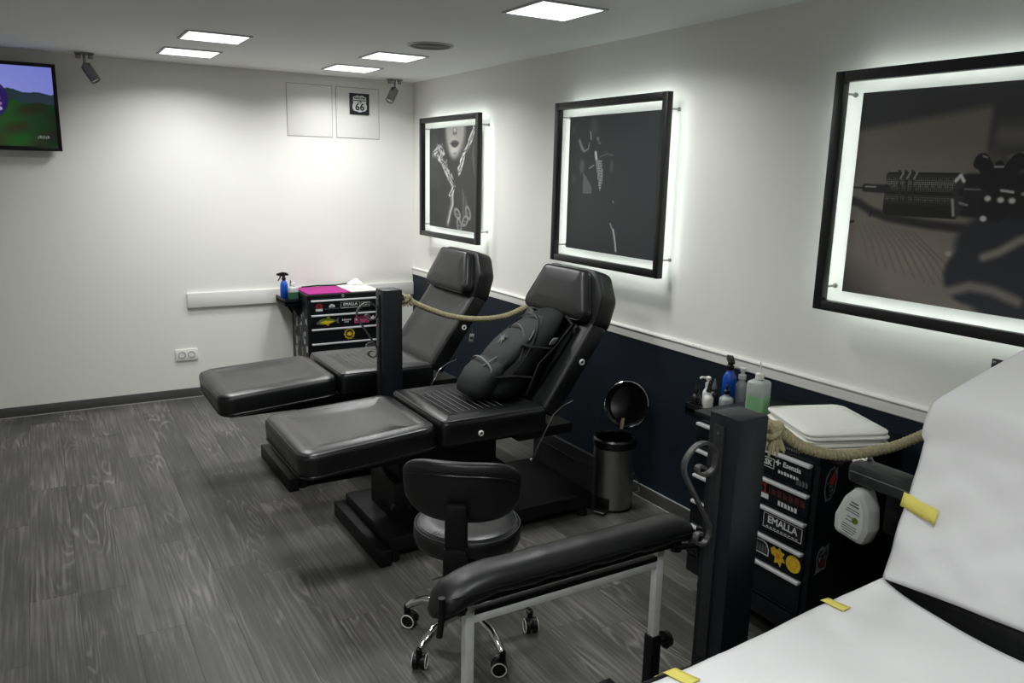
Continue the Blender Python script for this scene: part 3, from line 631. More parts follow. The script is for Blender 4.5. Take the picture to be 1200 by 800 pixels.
def twisted(g, P, Rr=.0085, rs=.0085, pitch=.05):
    P = [Vector(p) for p in P]; L = [0]
    for a, b in zip(P, P[1:]): L.append(L[-1] + (b - a).length)
    for s in range(3):
        Q = []
        for i, p in enumerate(P):
            tg = (P[min(i + 1, len(P) - 1)] - P[max(i - 1, 0)]).normalized(); nx = tg.cross(Vector((0, 0, 1))).normalized(); by = tg.cross(nx)
            a = 2 * PI * (L[i] / pitch + s / 3); Q.append(p + (nx * math.cos(a) + by * math.sin(a)) * Rr)
        g.tube(Q, rs, 7)
def rope(keys, label, plate, knot, tassel):
    t = thing('barrier_rope', label, 'rope', keys[0], 0, 'twisted hemp barrier ropes'); k0 = Vector(keys[0])
    P = smooth([Vector(k) - k0 for k in keys], 22)
    g = G(); twisted(g, P); g.obj('rope', ROPE, t, ang=80)
    g = G(); c = Vector(knot) - k0
    for j in range(3): g.tube([c + Vector((.004 * j - .004 + .017 * math.cos(a) * (1 if j != 1 else .7), .016 * math.sin(a), .017 * math.cos(a + 1.1 * j))) for a in [2 * PI * k / 14 for k in range(14)]], .009, 7, True)
    g.obj('knot', ROPE, t, ang=80)
    g = G(); rs = random.Random(4)
    for k in range(26):
        a = rs.uniform(-1, 1); b = rs.uniform(-1, 1); L_ = rs.uniform(.05, .072) * tassel
        g.tube([c + Vector((.01 * a, .01 * b, -.008)), c + Vector((.018 * a, .014 * b, -.03 * tassel)), c + Vector((.032 * a, .02 * b, -L_))], [.005, .0045, .0035], 5)
    g.obj('tassel', ROPE, t, ang=80)
    e = Vector(keys[-1]) - k0
    g = G(); 
    for j in range(3): g.tube([e + Vector((-.028 + .012 * math.cos(a + j), .02 * math.cos(a) - .012 * j + .008, .02 * math.sin(a) - .012 * j)) for a in [2 * PI * k / 14 for k in range(14)]], .0095, 7, True)
    g.obj('wall_knot', ROPE, t, ang=80)
    q = thing('rope_anchor', plate[1], 'wall bracket', plate[0], 0, 'black rope anchors')
    g = G(); g.box((-.004, 0, 0), (.008, .105, .085), .002); g.obj('plate', IRON if False else mat('anchor_iron', (34, 34, 35), .55, .3, bump=(50, .4)), q)
    g = G(); g.tube([(-.008 - .028 * math.sin(a), -.004, .02 * math.cos(a) - .008) for a in [PI * k / 10 for k in range(11)]], .005, 8); g.obj('ring', BLACKM, q)
    for sy in (-1, 1):
        for sz_ in (-1, 1):
            g = G(); g.ball((-.009, sy * .042, sz_ * .032), .005, seg=8, rg=6); g.obj('screw', STEEL, q)
rope([(1.612, 1.40, 1.005), (1.655, 1.395, 1.0), (1.70, 1.391, .975), (1.777, 1.383, .925), (1.878, 1.373, .890), (1.981, 1.363, .874), (2.156, 1.346, .877), (2.325, 1.329, .913), (2.46, 1.316, .965), (2.60, 1.303, 1.05)],
     'hemp rope with frayed tassel running from near post to the right wall', ((W, 1.295, 1.057), 'black square rope anchor on the white wall above the papered bed'), (1.672, 1.393, .985), 1.0)
rope([(1.612, 3.848, 1.005), (1.64, 3.846, .995), (1.70, 3.84, .958), (1.80, 3.83, .913), (1.906, 3.82, .877), (2.056, 3.805, .855), (2.212, 3.79, .862), (2.34, 3.775, .905), (2.47, 3.762, .968), (2.60, 3.75, 1.05)],
     'hemp rope hanging from far post behind the bed with the backpack', ((W, 3.75, 1.057), 'black square rope anchor hidden behind the backrest of the middle bed'), (1.65, 3.845, .985), .55)

# ------------------------------------------------------------------ tool chests
def FX(x, y, z, rot=0): return T(x, y, z) @ R(PI / 2, 'X') @ R(rot, 'Z')
CW, CH = .58, .765
HZ = [.722, .615, .512, .405, .300]
def disc(n=20, rx=1., ry=None): ry = rx if ry is None else ry; return [(rx * math.cos(2 * PI * k / n), ry * math.sin(2 * PI * k / n)) for k in range(n)]
def chest(loc, rz, label, stickers, CD, tw_):
    t = thing('tool_chest', label, 'tool chest', loc, rz, 'black drawer tool chests')
    g = G(); g.b2(0, CW, .0, CD, .09, CH - .03, .004); g.obj('body', CHESTM, t)
    g = G(); g.b2(-.006, CW + .006, -.012, CD + .004, CH - .03, CH, .006); g.b2(0, CW, -.004, .02, CH - .035, CH - .029); lid = g.obj('lid', CHESTM, t)
    g = G(); g.M = FX(CW * .45, -.012, CH - .016); g.lathe([(.011, 0), (.011, .004), (.008, .006), (.0, .006)], seg=18, cap1=False); g.mi = 1; g.b2(-.001, .001, -.005, .005, .006, .0065); g.obj('lock', [CHROME, BLK], lid)
    for i, z1 in enumerate(HZ):
        z0 = HZ[i + 1] + .012 if i < len(HZ) - 1 else .18
        g = G(); g.b2(.022, CW - .022, -.012, 0, z0, z1 - .004, .002); g.b2(.024, CW - .024, -.017, -.012, z0 + .001, z0 + .006, .001); d = g.obj('drawer', CHESTM, t)
        g = G(); g.b2(.024, CW - .024, -.026, -.004, z1 - .008, z1 + .004, .003); lab(g.obj('handle', ALU, d), 'bright aluminium pull along the drawer top')
        stickers(i, d, (z0 + z1) / 2)
    g = G(); g.b2(.022, CW - .022, -.010, 0, .10, .17, .002); g.b2(.0, CW, -.006, 0, .172, .178); g.obj('plinth', CHESTM, t)
    for cx in (.06, CW - .06):
        for cy in (.06, CD - .06):
            g = G(); g.cyl((cx - .014, cy, .036), (cx + .014, cy, .036), .036, seg=18); g.b2(cx - .02, cx + .02, cy - .012, cy + .012, .05, .092); g.obj('caster', BLACKP, t)
    # side tray on the left flank
    g = G(); x0, x1, y0, y1, z0 = -tw_, -.002, .145, CD - .006, .698
    g.b2(x0, x1, y0, y1, z0 - .012, z0); 
    for a in ((x0, x0 + .006, y0, y1), (x0, x1, y0, y0 + .006), (x0, x1, y1 - .006, y1)): g.b2(*a, z0 - .03, z0 + .022, .001)
    for yy in (y0 + .03, y1 - .03): g.prism([(x1, z0 - .012), (x1, z0 - .13), (x0 + .03, z0 - .012)], -.003, .003, T(0, yy, 0) @ R(PI / 2, 'X'))
    g.obj('side_tray', CHESTM, t)
    return t
def st(d, x, z, build, name='sticker', label=None):
    g = G(); g.M = FX(x, -.0122, z); build(g)
    o = g.obj(name, [BLK, WHT, GRYS, YEL, RED, GRN, PNK, DRED, ORNG], d)
    if label: lab(o, label)
I = Matrix.Identity(4)
def lay(g, mi, P, z, dx=0, dy=0): g.mi = mi; g.prism([(a + dx, b + dy) for a, b in P], z - .0004, z, I)
def s_frame_text(txt, w, h, size, sub=True):
    def b(g):
        lay(g, 1, rect(w, h), .0006); lay(g, 0, rect(w - .005, h - .005), .0009); g.mi = 1
        g.text(txt, size, T(0, h * .12 if sub else 0, .0012), bold=size * .022)
        if sub:
            for k in range(9): lay(g, 1, rect(w * .06, h * .06), .0012, -w * .38 + k * w * .095, -h * .36)
    return b
def s_words(n, w, h, mi=1):
    def b(g):
        rs = random.Random(n); xx = -w / 2
        for k in range(n): ww = w / n; lay(g, mi, [(xx + .1 * ww, -h / 2), (xx + ww * .8, -h / 2), (xx + ww * .8, h / 2 * rs.uniform(.2, 1)), (xx + ww * .1, h / 2)], .0008); xx += ww
    return b
def s_badge(g):
    lay(g, 1, [(-.026, -.03), (.026, -.03), (.026, -.012), (-.026, -.012)], .0006); lay(g, 4, [(-.024, -.008), (.024, -.008), (.026, .014), (.012, .028), (0, .022), (-.012, .028), (-.026, .014)], .0008); lay(g, 0, rect(.016, .012), .001, 0, .006)
def s_arc(g):
    lay(g, 1, [(-.024, -.006), (.024, -.006), (.018, .01), (.006, .018), (-.006, .018), (-.018, .01)], .0006); lay(g, 0, rect(.02, .005), .0009, 0, .002)
    for k in range(8): lay(g, 2, rect(.008, .007), .0008, -.046 + k * .0131, -.016)
def s_fish(g):
    lay(g, 5, [(-.078, -.004), (-.05, .018), (0, .028), (.04, .014), (.06, .006), (.06, -.006), (.04, -.012), (0, -.026), (-.05, -.022)], .0006); lay(g, 3, [(-.06, -.008), (-.02, .006), (.05, 0), (.04, -.01), (-.01, -.02)], .0009)
    lay(g, 2, [(.058, 0), (.086, .026), (.08, 0), (.086, -.026)], .0007); lay(g, 2, [(-.084, -.008), (-.06, .01), (-.056, -.014), (-.074, -.022)], .0008); lay(g, 3, [(-.01, .024), (.01, .04), (.02, .022)], .0007); lay(g, 8, [(-.01, -.024), (.004, -.036), (.016, -.02)], .0007); lay(g, 0, disc(8, .004), .0011, -.062, .002)
def s_car(g):
    lay(g, 7, [(-.054, .016), (-.03, .046), (.04, .046), (.056, .02)], .0006); lay(g, 6, [(-.056, -.028), (.056, -.028), (.06, .0), (.05, .018), (-.05, .018), (-.06, .0)], .0008); lay(g, 7, [(-.03, .004), (.03, .004), (.022, .014), (-.022, .014)], .001)
    for sx_ in (-1, 1): lay(g, 1, disc(10, .007), .001, sx_ * .04, .0); lay(g, 0, rect(.02, .006), .001, sx_ * .036, -.018)
def s_gear(g):
    lay(g, 3, [(rr * math.cos(2 * PI * k / 40), rr * math.sin(2 * PI * k / 40)) for k, rr in [(k, .042 if k % 4 < 2 else .038) for k in range(40)]], .0006); lay(g, 0, disc(24, .029), .0009); lay(g, 3, [(-.02, 0), (-.01, .012), (.006, .016), (.02, .004), (.016, -.012), (-.004, -.016), (-.014, -.01)], .0012)
    for k in range(12): a = PI * (1.1 + .8 * k / 11); lay(g, 0, rect(.003, .005), .0012, .035 * math.cos(a), .035 * math.sin(a))
def s_splat(g):
    lay(g, 3, [(-.034, .018), (-.02, .03), (-.006, .022), (.004, .036), (.014, .022), (.028, .02), (.02, .004), (.034, -.012), (.018, -.014), (.014, -.036), (.002, -.022), (-.014, -.03), (-.012, -.006), (-.028, 0)], .0006); lay(g, 8, [(-.01, .012), (.01, .01), (.012, -.008), (-.006, -.01)], .0009)
def s_coin(g): lay(g, 3, disc(28, .031), .0006); lay(g, 8, disc(24, .018), .0009); lay(g, 3, disc(20, .014), .0011)
def s_emblem(g):
    lay(g, 1, [(-.04, -.026), (.04, -.026), (.04, .0), (.03, .02), (.012, .026), (-.02, .024), (-.04, .012)], .0006); lay(g, 0, [(-.036, -.022), (.036, -.022), (.036, 0), (.026, .016), (.01, .022), (-.018, .02), (-.036, .01)], .0008)
    for k in range(5): lay(g, 2, [(-.03 + k * .013, -.018), (-.022 + k * .013, -.018), (-.02 + k * .012, .008), (-.026 + k * .012, .012)], .001)
def s_plus(g):
    lay(g, 1, rect(.022, .006), .0006, -.06, 0); lay(g, 1, rect(.006, .022), .0007, -.06, 0); g.mi = 1; g.text('Esenzia', .026, T(.0, 0, .0008), bold=.0004)
def s_crest(g, mi=4):
    lay(g, 2, [(-.03, -.02), (-.026, .03), (-.008, .056), (.014, .064), (.02, .05), (.03, .06), (.034, .02), (.026, -.03), (.006, -.056), (-.018, -.06)], .0006); lay(g, 0, [(-.024, -.016), (-.02, .026), (-.006, .048), (.012, .054), (.026, .02), (.02, -.026), (.004, -.048), (-.014, -.05)], .0009); lay(g, mi, [(-.004, .02), (.014, .046), (.022, .02), (.012, -.004), (-.006, .004)], .0012)
    rs = random.Random(3)
    for k in range(12): lay(g, 2, disc(6, rs.uniform(.003, .006)), .0011, rs.uniform(-.015, .012), rs.uniform(-.042, .012))
def s_crest2(g):
    lay(g, 2, [(-.03, .0), (-.02, .03), (-.006, .044), (.01, .036), (.03, .046), (.032, .01), (.024, -.02), (.024, -.046), (-.004, -.05), (-.03, -.06), (-.024, -.036)], .0006); lay(g, 0, [(-.024, .0), (-.014, .026), (.02, .03), (.026, .008), (.018, -.02), (-.018, -.028)], .0009); lay(g, 7, [(-.016, -.008), (.018, -.004), (.018, -.04), (-.016, -.036)], .0012)
    rs = random.Random(5)
    for k in range(12): lay(g, 2, disc(6, rs.uniform(.003, .006)), .0013, rs.uniform(-.016, .018), rs.uniform(-.01, .03))
def far_stickers(i, d, z):
    if i == 0: st(d, .083, z, s_badge); st(d, .178, z, s_arc); st(d, .316, z + .004, s_frame_text('EMALLA', .146, .044, .03)); st(d, .432, z + .004, s_frame_text('ASK', .07, .036, .028, False)); 
    if i == 1: st(d, .142, z - .002, s_fish); st(d, .286, z, s_words(6, .07, .012)); st(d, .286, z - .016, s_words(3, .036, .007)); st(d, .402, z - .004, s_car); st(d, .487, z + .002, lambda g: lay(g, 1, [(-.016, 0), (.01, .02), (.012, -.02)], .0006))
    if i == 2: st(d, .305, z - .002, s_gear)
    if i == 3: st(d, .47, z, s_emblem)
def near_stickers(i, d, z):
    if i == 0: st(d, .368, z + .004, s_frame_text('ASK', .07, .036, .028, False)); st(d, .478, z + .016, s_plus); st(d, .466, z - .014, s_words(7, .09, .012)); st(d, .525, z - .024, s_words(4, .05, .022, 2))
    if i == 1: st(d, .45, z + .012, s_words(8, .20, .026, 7), label='dark red sticker lettering'); st(d, .365, z + .004, s_badge); st(d, .475, z - .022, s_words(6, .085, .018))
    if i == 2: st(d, .462, z + .002, s_frame_text('EMALLA', .168, .054, .036))
    if i == 3: st(d, .375, z + .002, s_emblem); st(d, .456, z - .004, s_splat); st(d, .522, z - .004, s_coin)
CH1 = chest((1.612, 5.553, 0), 0, 'black tool chest against the back wall with pink paper on top', far_stickers, .41, .118)
CH2 = chest((2.15, 2.172, 0), -PI / 2, 'black sticker covered tool chest beside the near post and towels', near_stickers, .45, .217)
for z, x, fn in ((.655, .06, s_crest), (.39, .058, s_crest2)):     # on the near flank of the near chest
    g = G(); g.M = T(CW + .0006, x, z) @ R(PI / 2, 'Z') @ R(PI / 2, 'X'); fn(g); o = g.obj('sticker', [BLK, WHT, GRYS, YEL, RED, GRN, PNK, DRED, ORNG], CH2)
g = G(); g.tube([(CW, .02, .755), (CW + .06, .02, .755), (CW + .06, .33, .755), (CW, .33, .755)], .008, 8); g.obj('side_rail', BLACKM, CH2)
g = G(); g.M = FX(.3, -.0125, CH - .012); g.mi = 0; rs = random.Random(8)
for k in range(11): lay(g, 1, rect(.006, .008), .0005, .10 + .010 * k, 0)
g.obj('lid_lettering', [GRYS, GRYS], CH2)
g = G(); rs = random.Random(12); mats_ = [mat('collage_%s' % n, c, .6) for n, c in (('pale', (170, 170, 168)), ('mid', (104, 104, 102)), ('dark', (48, 48, 48)), ('ink', (20, 20, 20)))]
for k in range(70):
    yy, zz = rs.uniform(.03, .37), rs.uniform(.13, .65); w_, h_ = rs.uniform(.02, .05), rs.uniform(.02, .07); g.mi = rs.choice((0, 0, 1, 1, 2, 3))
    g.M = T(-.0005 - .00012 * k / 70, yy, zz) @ R(-PI / 2, 'Z') @ R(PI / 2, 'X'); lay(g, g.mi, [(a + rs.uniform(-.006, .006), b + rs.uniform(-.006, .006)) for a, b in rect(w_, h_)], .0004 + .00005 * (k % 8))
o = g.obj('sticker_collage', mats_, CH1); lab(o, 'black and white sticker collage'); o['kind'] = 'stuff'

# things on the far chest
g = G(); g.b2(1.625, 1.94, 5.56, 5.90, CH, CH + .006, .001); o = g.obj('paper_pad', PINK); tag(o, 'magenta paper pad on top of the far tool chest', 'paper pad')
g = G(); g.b2(1.946, 2.17, 5.565, 5.90, CH, CH + .009, .002); o = g.obj('paper_stack', TOWEL); tag(o, 'white paper stack on the far tool chest beside magenta pad', 'paper stack')
g = G(); g.tube([(1.68, 5.925, CH + .006), (1.80, 5.92, CH + .012), (1.95, 5.925, CH + .008), (2.06, 5.92, CH + .018), (2.14, 5.925, CH + .006)], .005, 8); o = g.obj('cable', BLACKP); tag(o, 'black cable lying along the back of the far chest top', 'cable')
g = G(); rs = random.Random(2); g.grid(14, 10, lambda a, b: (2.03 + .13 * a, 5.86 + .08 * b, CH + .012 + .035 * math.sin(a * PI) * math.sin(b * PI) * (1 + .4 * math.sin(a * 17 + b * 9)) + .004 * math.sin(a * 31))); o = g.obj('crumpled_tissue', TOWEL); tag(o, 'crumpled white tissue on the far chest, left of the far post top', 'tissue')
o.modifiers.new('thickness', 'SOLIDIFY').thickness = .002

# ------------------------------------------------------------------ bottles
def bottle(name, label, loc, prof, m, cap=None, liquid=None, group=None, capm=None, seg=22):
    t = thing(name, label, 'bottle', loc, 0, group)
    g = G(); g.lathe(prof, seg=seg); b = g.obj('bottle_body', m, t)
    if liquid: g = G(); g.lathe(liquid[0], seg=seg); g.obj('liquid', liquid[1], t)
    if cap: g = G(); cap(g); g.obj('cap', capm or BLACKP, t)
    return t
def round_body(rad, h, neck): return [(rad * .9, 0), (rad, .004), (rad, h * .72), (rad * .96, h * .8), (rad * .75, h * .92), (neck, h), (neck, h + .012)]
def nozzle(h, r0=.011, tip=.05): return lambda g: g.lathe([(r0, h), (r0, h + .014), (r0 * .75, h + .018), (r0 * .42, h + tip * .8), (.002, h + tip)], seg=14)
TZ = .6995
TRY = 2.32
bottle('ink_bottle', 'small dark ink bottle at the left end of the near chest tray', (2.327, 2.362, TZ), round_body(.019, .06, .010), DARKB, nozzle(.068), group='small bottles on the near tray')
bottle('ink_bottle', 'small dark ink bottle behind the white one on the near tray', (2.441, 2.372, TZ), round_body(.018, .055, .010), DARKB, nozzle(.064, .011, .046), group='small bottles on the near tray', capm=GRYS)
bottle('ink_bottle', 'small white bottle with black nozzle cap on the near tray', (2.358, 2.322, TZ), round_body(.021, .062, .011), WPLASTIC, nozzle(.07), group='small bottles on the near tray')
bottle('ink_bottle', 'squat clear bottle with black collar before the blue spray bottle', (2.432, 2.292, TZ), round_body(.03, .055, .012), CLEARP, lambda g: (g.lathe([(.013, .064), (.013, .078), (.007, .084), (.006, .098), (.002, .104)], seg=14)), group='small bottles on the near tray')
t = bottle('foam_bottle', 'small white pump bottle behind the ink bottles on the near tray', (2.392, 2.364, TZ), round_body(.02, .075, .010), WPLASTIC, None)
g = G(); g.lathe([(.011, .085), (.011, .10), (.006, .102), (.006, .112), (.012, .114), (.012, .124), (.004, .128)], seg=14); g.tube([(0, 0, .12), (-.025, .012, .124), (-.032, .016, .118)], .005, 7); g.obj('pump', WPLASTIC, t)
def spray(loc, label, rz, s=1.):
    t = thing('spray_bottle', label, 'spray bottle', loc, rz, 'blue spray bottles')
    g = G(); g.lathe([(.027 * s, 0), (.03 * s, .004), (.03 * s, .10 * s), (.028 * s, .12 * s), (.018 * s, .138 * s), (.013 * s, .146 * s), (.013 * s, .155 * s)], seg=22); g.obj('bottle_body', BLUEB, t)
    g = G(); g.lathe([(.016 * s, .15 * s), (.016 * s, .168 * s), (.011 * s, .172 * s), (.011 * s, .182 * s)], seg=16)
    g.prism([(-.05 * s, .186 * s), (-.046 * s, .205 * s), (-.01 * s, .212 * s), (.022 * s, .206 * s), (.04 * s, .19 * s), (.034 * s, .182 * s), (.01 * s, .184 * s), (-.012 * s, .178 * s)], -.009 * s, .009 * s, R(PI / 2, 'X'))
    g.tube([(-.026 * s, 0, .184 * s), (-.034 * s, 0, .165 * s), (-.05 * s, 0, .146 * s)], [.006 * s, .005 * s, .004 * s], 8); g.cyl((-.058 * s, 0, .197 * s), (-.046 * s, 0, .197 * s), .008 * s, seg=10); g.obj('trigger_head', BLACKP, t)
spray((2.505, 2.352, TZ), 'blue spray bottle on the near tray seen from behind its trigger', math.radians(236), .98)
spray((1.53, 5.85, TZ), 'blue spray bottle with black trigger on the far chest tray', .25, .95)
t = bottle('pump_bottle', 'clear pump bottle with white head between blue and green bottles', (2.564, 2.335, TZ), round_body(.025, .095, .013), CLEARP)
g = G(); g.lathe([(.017, .105), (.017, .122), (.008, .124), (.008, .136), (.013, .138), (.013, .152), (.005, .156)], seg=16); g.tube([(0, 0, .15), (-.035, .03, .154), (-.044, .038, .148)], .0055, 8); g.obj('pump', WPLASTIC, t)
def squeeze(loc, label, liq, h=.135, w=.036, rz=0):
    t = thing('squeeze_bottle', label, 'bottle', loc, rz, 'squeeze bottles with green soap')
    P = rect(w * 2, w * 2)
    g = G(); g.pillow(P, .014, [(.004, 0), (0, .004), (0, h * .62)]); lab(g.obj('soap', liq, t), 'green liquid in the lower half')
    g = G(); g.pillow(P, .014, [(0, h * .62), (0, h - .012), (.004, h - .005), (.014, h), (.024, h + .002)]); g.lathe([(.013, h), (.013, h + .006)], seg=16); g.obj('bottle_body', CLEARP, t)
    g = G(); g.lathe([(.016, h + .004), (.016, h + .024), (.006, h + .027)], seg=18); g.tube([(0, 0, h + .026), (.001, 0, h + .05), (-.002, .0, h + .07)], [.004, .003, .002], 7); g.obj('cap', WPLASTIC, t)
squeeze((2.272, 1.985, CH + .001), 'square squeeze bottle half full of pale green soap, behind near post', GREENL, .15, .036, .25)
squeeze((1.571, 5.76, TZ), 'square squeeze bottle with dark green soap on the far tray', DGREEN, .105, .034, 0)
t = bottle('ink_bottle', 'tiny dark bottle with pointed cap between far spray and squeeze bottles', (1.582, 5.86, TZ), round_body(.018, .06, .01), DARKB, nozzle(.068, .011, .07))

# towels on the near chest
tw = math.atan2(.32, .155)
for k in range(5):
    g = G(); ph = k * 1.7; Lx, Ly = .345 - .006 * (k % 3), .30 - .005 * (k % 2)
    th = .0085 if k < 4 else .010
    P0 = rect(Lx, Ly)
    def fn(z_, k=k, ph=ph):
        return lambda a, b: ((a - .5) * Lx, (b - .5) * Ly, z_ + .004 * math.sin(a * 5 + ph) * (k / 4) + (.010 * max(0, .25 - a) * 4 * (k / 5)) - .012 * max(0, a - .85) * 6 * (k / 5))
    g.pillow(P0, .04, [(.003, 0), (0, .0025), (0, th - .0025), (.003, th), (.05, th + .002)], None, 4)
    for vtx in g.bm.verts:
        a, b = vtx.co.x / Lx + .5, vtx.co.y / Ly + .5; vtx.co.z += .0035 * math.sin(a * 4) + .003 * math.sin(b * 5) + .004 * math.sin(a * 7 + 1)
    o = g.obj('folded_towel', TOWEL, loc=(2.318 + .004 * math.sin(k * 2.3), 1.715 + .004 * math.cos(k * 3.1), CH + .0080 + k * .0122)); o.rotation_euler = (0, 0, tw + .014 * math.sin(k * 1.9))
    tag(o, ['lowest folded white towel, resting on the near tool chest lid', 'second folded white towel from the bottom of the stack', 'middle folded white towel in the stack on the near chest', 'fourth folded white towel, just under the topmost one', 'topmost folded white towel of the stack by the rope'][k], 'towel', 'folded white towels on the near chest')

# ------------------------------------------------------------------ armrest stand in front (padded bar on two telescopic legs)
t = thing('armrest_stand', 'long padded black arm rest on two chrome legs, in the foreground', 'arm rest', (1.15, 1.60, 0))
g = G(); X0, X1 = -.405, .43
rr = []
for k in range(41):
    a = k / 40; x = X0 + (X1 - X0) * a; e = min(1, min(a, 1 - a) / .07); sc_ = math.sqrt(max(.0, 1 - (1 - e) ** 2)) * .999 + .001
    wob = .0025 * math.sin(a * 37) + .0015 * math.sin(a * 71); dz = -.055 * (1 - min(1, a / .18)) ** 2 - .016 * (1 - min(1, (1 - a) / .08)) ** 2
    ring = []
    for j in range(20):
        th = 2 * PI * j / 20; cx, cz = math.cos(th), math.sin(th); q = 2.4
        py = .056 * math.copysign(abs(cx) ** (2 / q), cx) * (.35 + .65 * sc_); pz = .037 * math.copysign(abs(cz) ** (2 / q), cz) * (.25 + .75 * sc_) + (wob if cz < 0 else wob * .3)
        ring.append((x, py, .650 + pz + dz))
    rr.append(ring)
g.rings(rr); pad = g.obj('pad', VINYL2, t, ang=60)
g = G()
for sy in (-1, 1): g.tube([(X0 + .03 + (X1 - X0 - .06) * k / 24, sy * .0555, .649 + .0012 * math.sin(k * 2.1)) for k in range(25)], .0018, 5)
g.obj('pad_seam', PIPING, pad)
g = G(); g.b2(-.34, .35, -.026, .026, .598, .618, .003); g.obj('pad_rail', BLACKM, t)
for lx in (-.302, .322):
    g = G(); g.b2(lx - .0125, lx + .0125, -.0125, .0125, .16, .598, .002); lg = lab(g.obj('leg', TUBE, t), 'square chrome telescopic leg')
    g = G(); g.b2(lx - .018, lx + .018, -.018, .018, .03, .318, .002); g.obj('leg_sleeve', BLACKM, t)
    g = G(); g.b2(lx - .025, lx + .025, -.115, .22, .0, .03, .004); g.obj('floor_bar', BLACKM, t)
    g = G(); s_ = 1 if lx > 0 else -1; g.cyl((lx + s_ * .018, 0, .285), (lx + s_ * .045, 0, .285), .007, seg=10); g.lathe([(.0, 0)] * 0 or [(.024, 0), (.027, .005), (.027, .014), (.022, .018), (0, .018)], seg=16, cap1=False) if False else g.cyl((lx + s_ * .045, 0, .285), (lx + s_ * .062, 0, .285), .027, .024, 14); g.obj('clamp_knob', BLACKP, t)
g = G(); g.b2(-.302, .322, -.011, .011, .538, .56, .002); lab(g.obj('crossbar', TUBE, t), 'bright chrome crossbar')
g = G(); g.b2(-.302, .322, -.011, .011, .5605, .574, .001); g.obj('crossbar_cap', BLACKM, t)
for s_, xx in ((-1, X0 + .02), (1, X1 - .01)):
    g = G(); g.cyl((xx - s_ * .06, -.03, .60), (xx + s_ * .012, -.045, .60), .009, seg=10); g.tube([(xx + s_ * .012, -.045, .655), (xx + s_ * .012, -.045, .60), (xx + s_ * .02, -.048, .555)], [.009, .009, .008], 10); g.cyl((xx - s_ * .05, -.02, .585), (xx - s_ * .05, -.02, .625), .016, seg=12); g.obj('tilt_lever', BLACKP, t)

# ------------------------------------------------------------------ rolling stool
SX, SY = 1.205, 2.285
t = thing('rolling_stool', 'round black stool with curved backrest on chrome five star base', 'stool', (SX, SY, 0))
g = G(); Rr = .188
g.lathe([(0.001, .385), (.15, .385), (.182, .392), (Rr, .41), (Rr, .445), (.184, .458), (.170, .466), (.12, .470), (.06, .468), (.001, .467)], seg=48, cap0=False, cap1=False); seat = g.obj('seat', VINYL, t, ang=60)
g = G(); g.tube([((Rr - .004) * math.cos(2 * PI * k / 48), (Rr - .004) * math.sin(2 * PI * k / 48), .457) for k in range(48)], .002, 6, True); g.tube([(.172 * math.cos(2 * PI * k / 48), .172 * math.sin(2 * PI * k / 48), .4662) for k in range(48)], .0012, 5, True)
for a in (.35, .35 + PI / 2, .35 + PI, .35 + 1.5 * PI):
    for dd in (-.006, .006): g.tube([(q * math.cos(a) - dd * math.sin(a), q * math.sin(a) + dd * math.cos(a), .4685 if q < .13 else .4665) for q in (.01, .06, .12, .171)], .0012, 5)
g.obj('seam', mat('seat_seam', (52, 53, 54), .5), seat)
g = G(); g.lathe([(.11, .372), (.12, .384), (.0, .385)], seg=24, cap1=False); g.lathe([(.028, .12), (.028, .30)], seg=16); g.lathe([(.016, .29), (.016, .375)], seg=14); g.obj('gas_lift', BLACKM, t)
g = G(); g.tube([(.05, -.05, .365), (.12, -.14, .36), (.15, -.16, .352)], [.006, .006, .010], 8); g.obj('height_lever', BLACKP, t)
g = G(); g.lathe([(.036, .085), (.045, .095), (.045, .13), (.03, .145)], seg=20); g.obj('hub', CHROME, t)
for k in range(5):
    a = math.radians(57 + 72 * k); c_, s_ = math.cos(a), math.sin(a); Q = [(q * c_, q * s_, z) for q, z in ((.035, .118), (.10, .125), (.17, .118), (.215, .095), (.235, .078))]
    g = G(); g.tube(Q, [.018, .016, .0145, .014, .012], 10); g.obj('base_arm', CHROME, t)
    ca = a + 1.1 + k * .5; n = Vector((math.cos(ca), math.sin(ca), 0)); p = Vector((.24 * c_, .24 * s_, 0)); tv_ = Vector((-n.y, n.x, 0)); ce = p + tv_ * .012
    g = G(); g.mi = 0
    for d_ in (-1, 1):
        g.mi = 0; g.cyl(ce + n * d_ * .006 + Vector((0, 0, .027)), ce + n * d_ * .022 + Vector((0, 0, .027)), .027, seg=20); g.mi = 1
        g.tube([ce + n * d_ * .0225 + Vector((0, 0, .027)) + (tv_ * math.cos(b) + Vector((0, 0, 1)) * math.sin(b)) * .0245 for b in [2 * PI * j / 20 for j in range(20)]], .0022, 6, True)
    g.mi = 0; g.cyl(p + Vector((0, 0, .04)), p + Vector((0, 0, .082)), .011, seg=10); g.ball(ce + Vector((0, 0, .034)), .022, .022, .022)
    lab(g.obj('caster', [BLACKP, WPLASTIC], t), 'black twin wheel caster with white rims')
# backrest, curved around the sitter; bar and strut under the seat
bd = Vector((-.60, -.80, 0)).normalized()      # from the seat centre towards the backrest
ba = math.atan2(bd.y, bd.x); rad = .30; cc = bd * (.185 - .30)
rr = []; nA = 28
for k in range(nA + 1):
    a = -1 + 2 * k / nA; th = ba + a * .70; e = max(0, 1 - abs(a) ** 3.4) ** (1 / 2.2); hh = .110 * (.16 + .84 * e) ; tk = .030 * (.3 + .7 * e); ring = []
    for j in range(18):
        q = 2 * PI * j / 18; cx, cz = math.cos(q), math.sin(q)
        rr_ = rad + tk * math.copysign(abs(cx) ** .8, cx) + cz * hh * .16; zz = .640 + hh * math.copysign(abs(cz) ** .7, cz)
        ring.append((cc.x + rr_ * math.cos(th), cc.y + rr_ * math.sin(th), zz))
    rr.append(ring)
g = G(); g.rings(rr); br = g.obj('backrest', VINYL2, t, ang=70)
g = G()
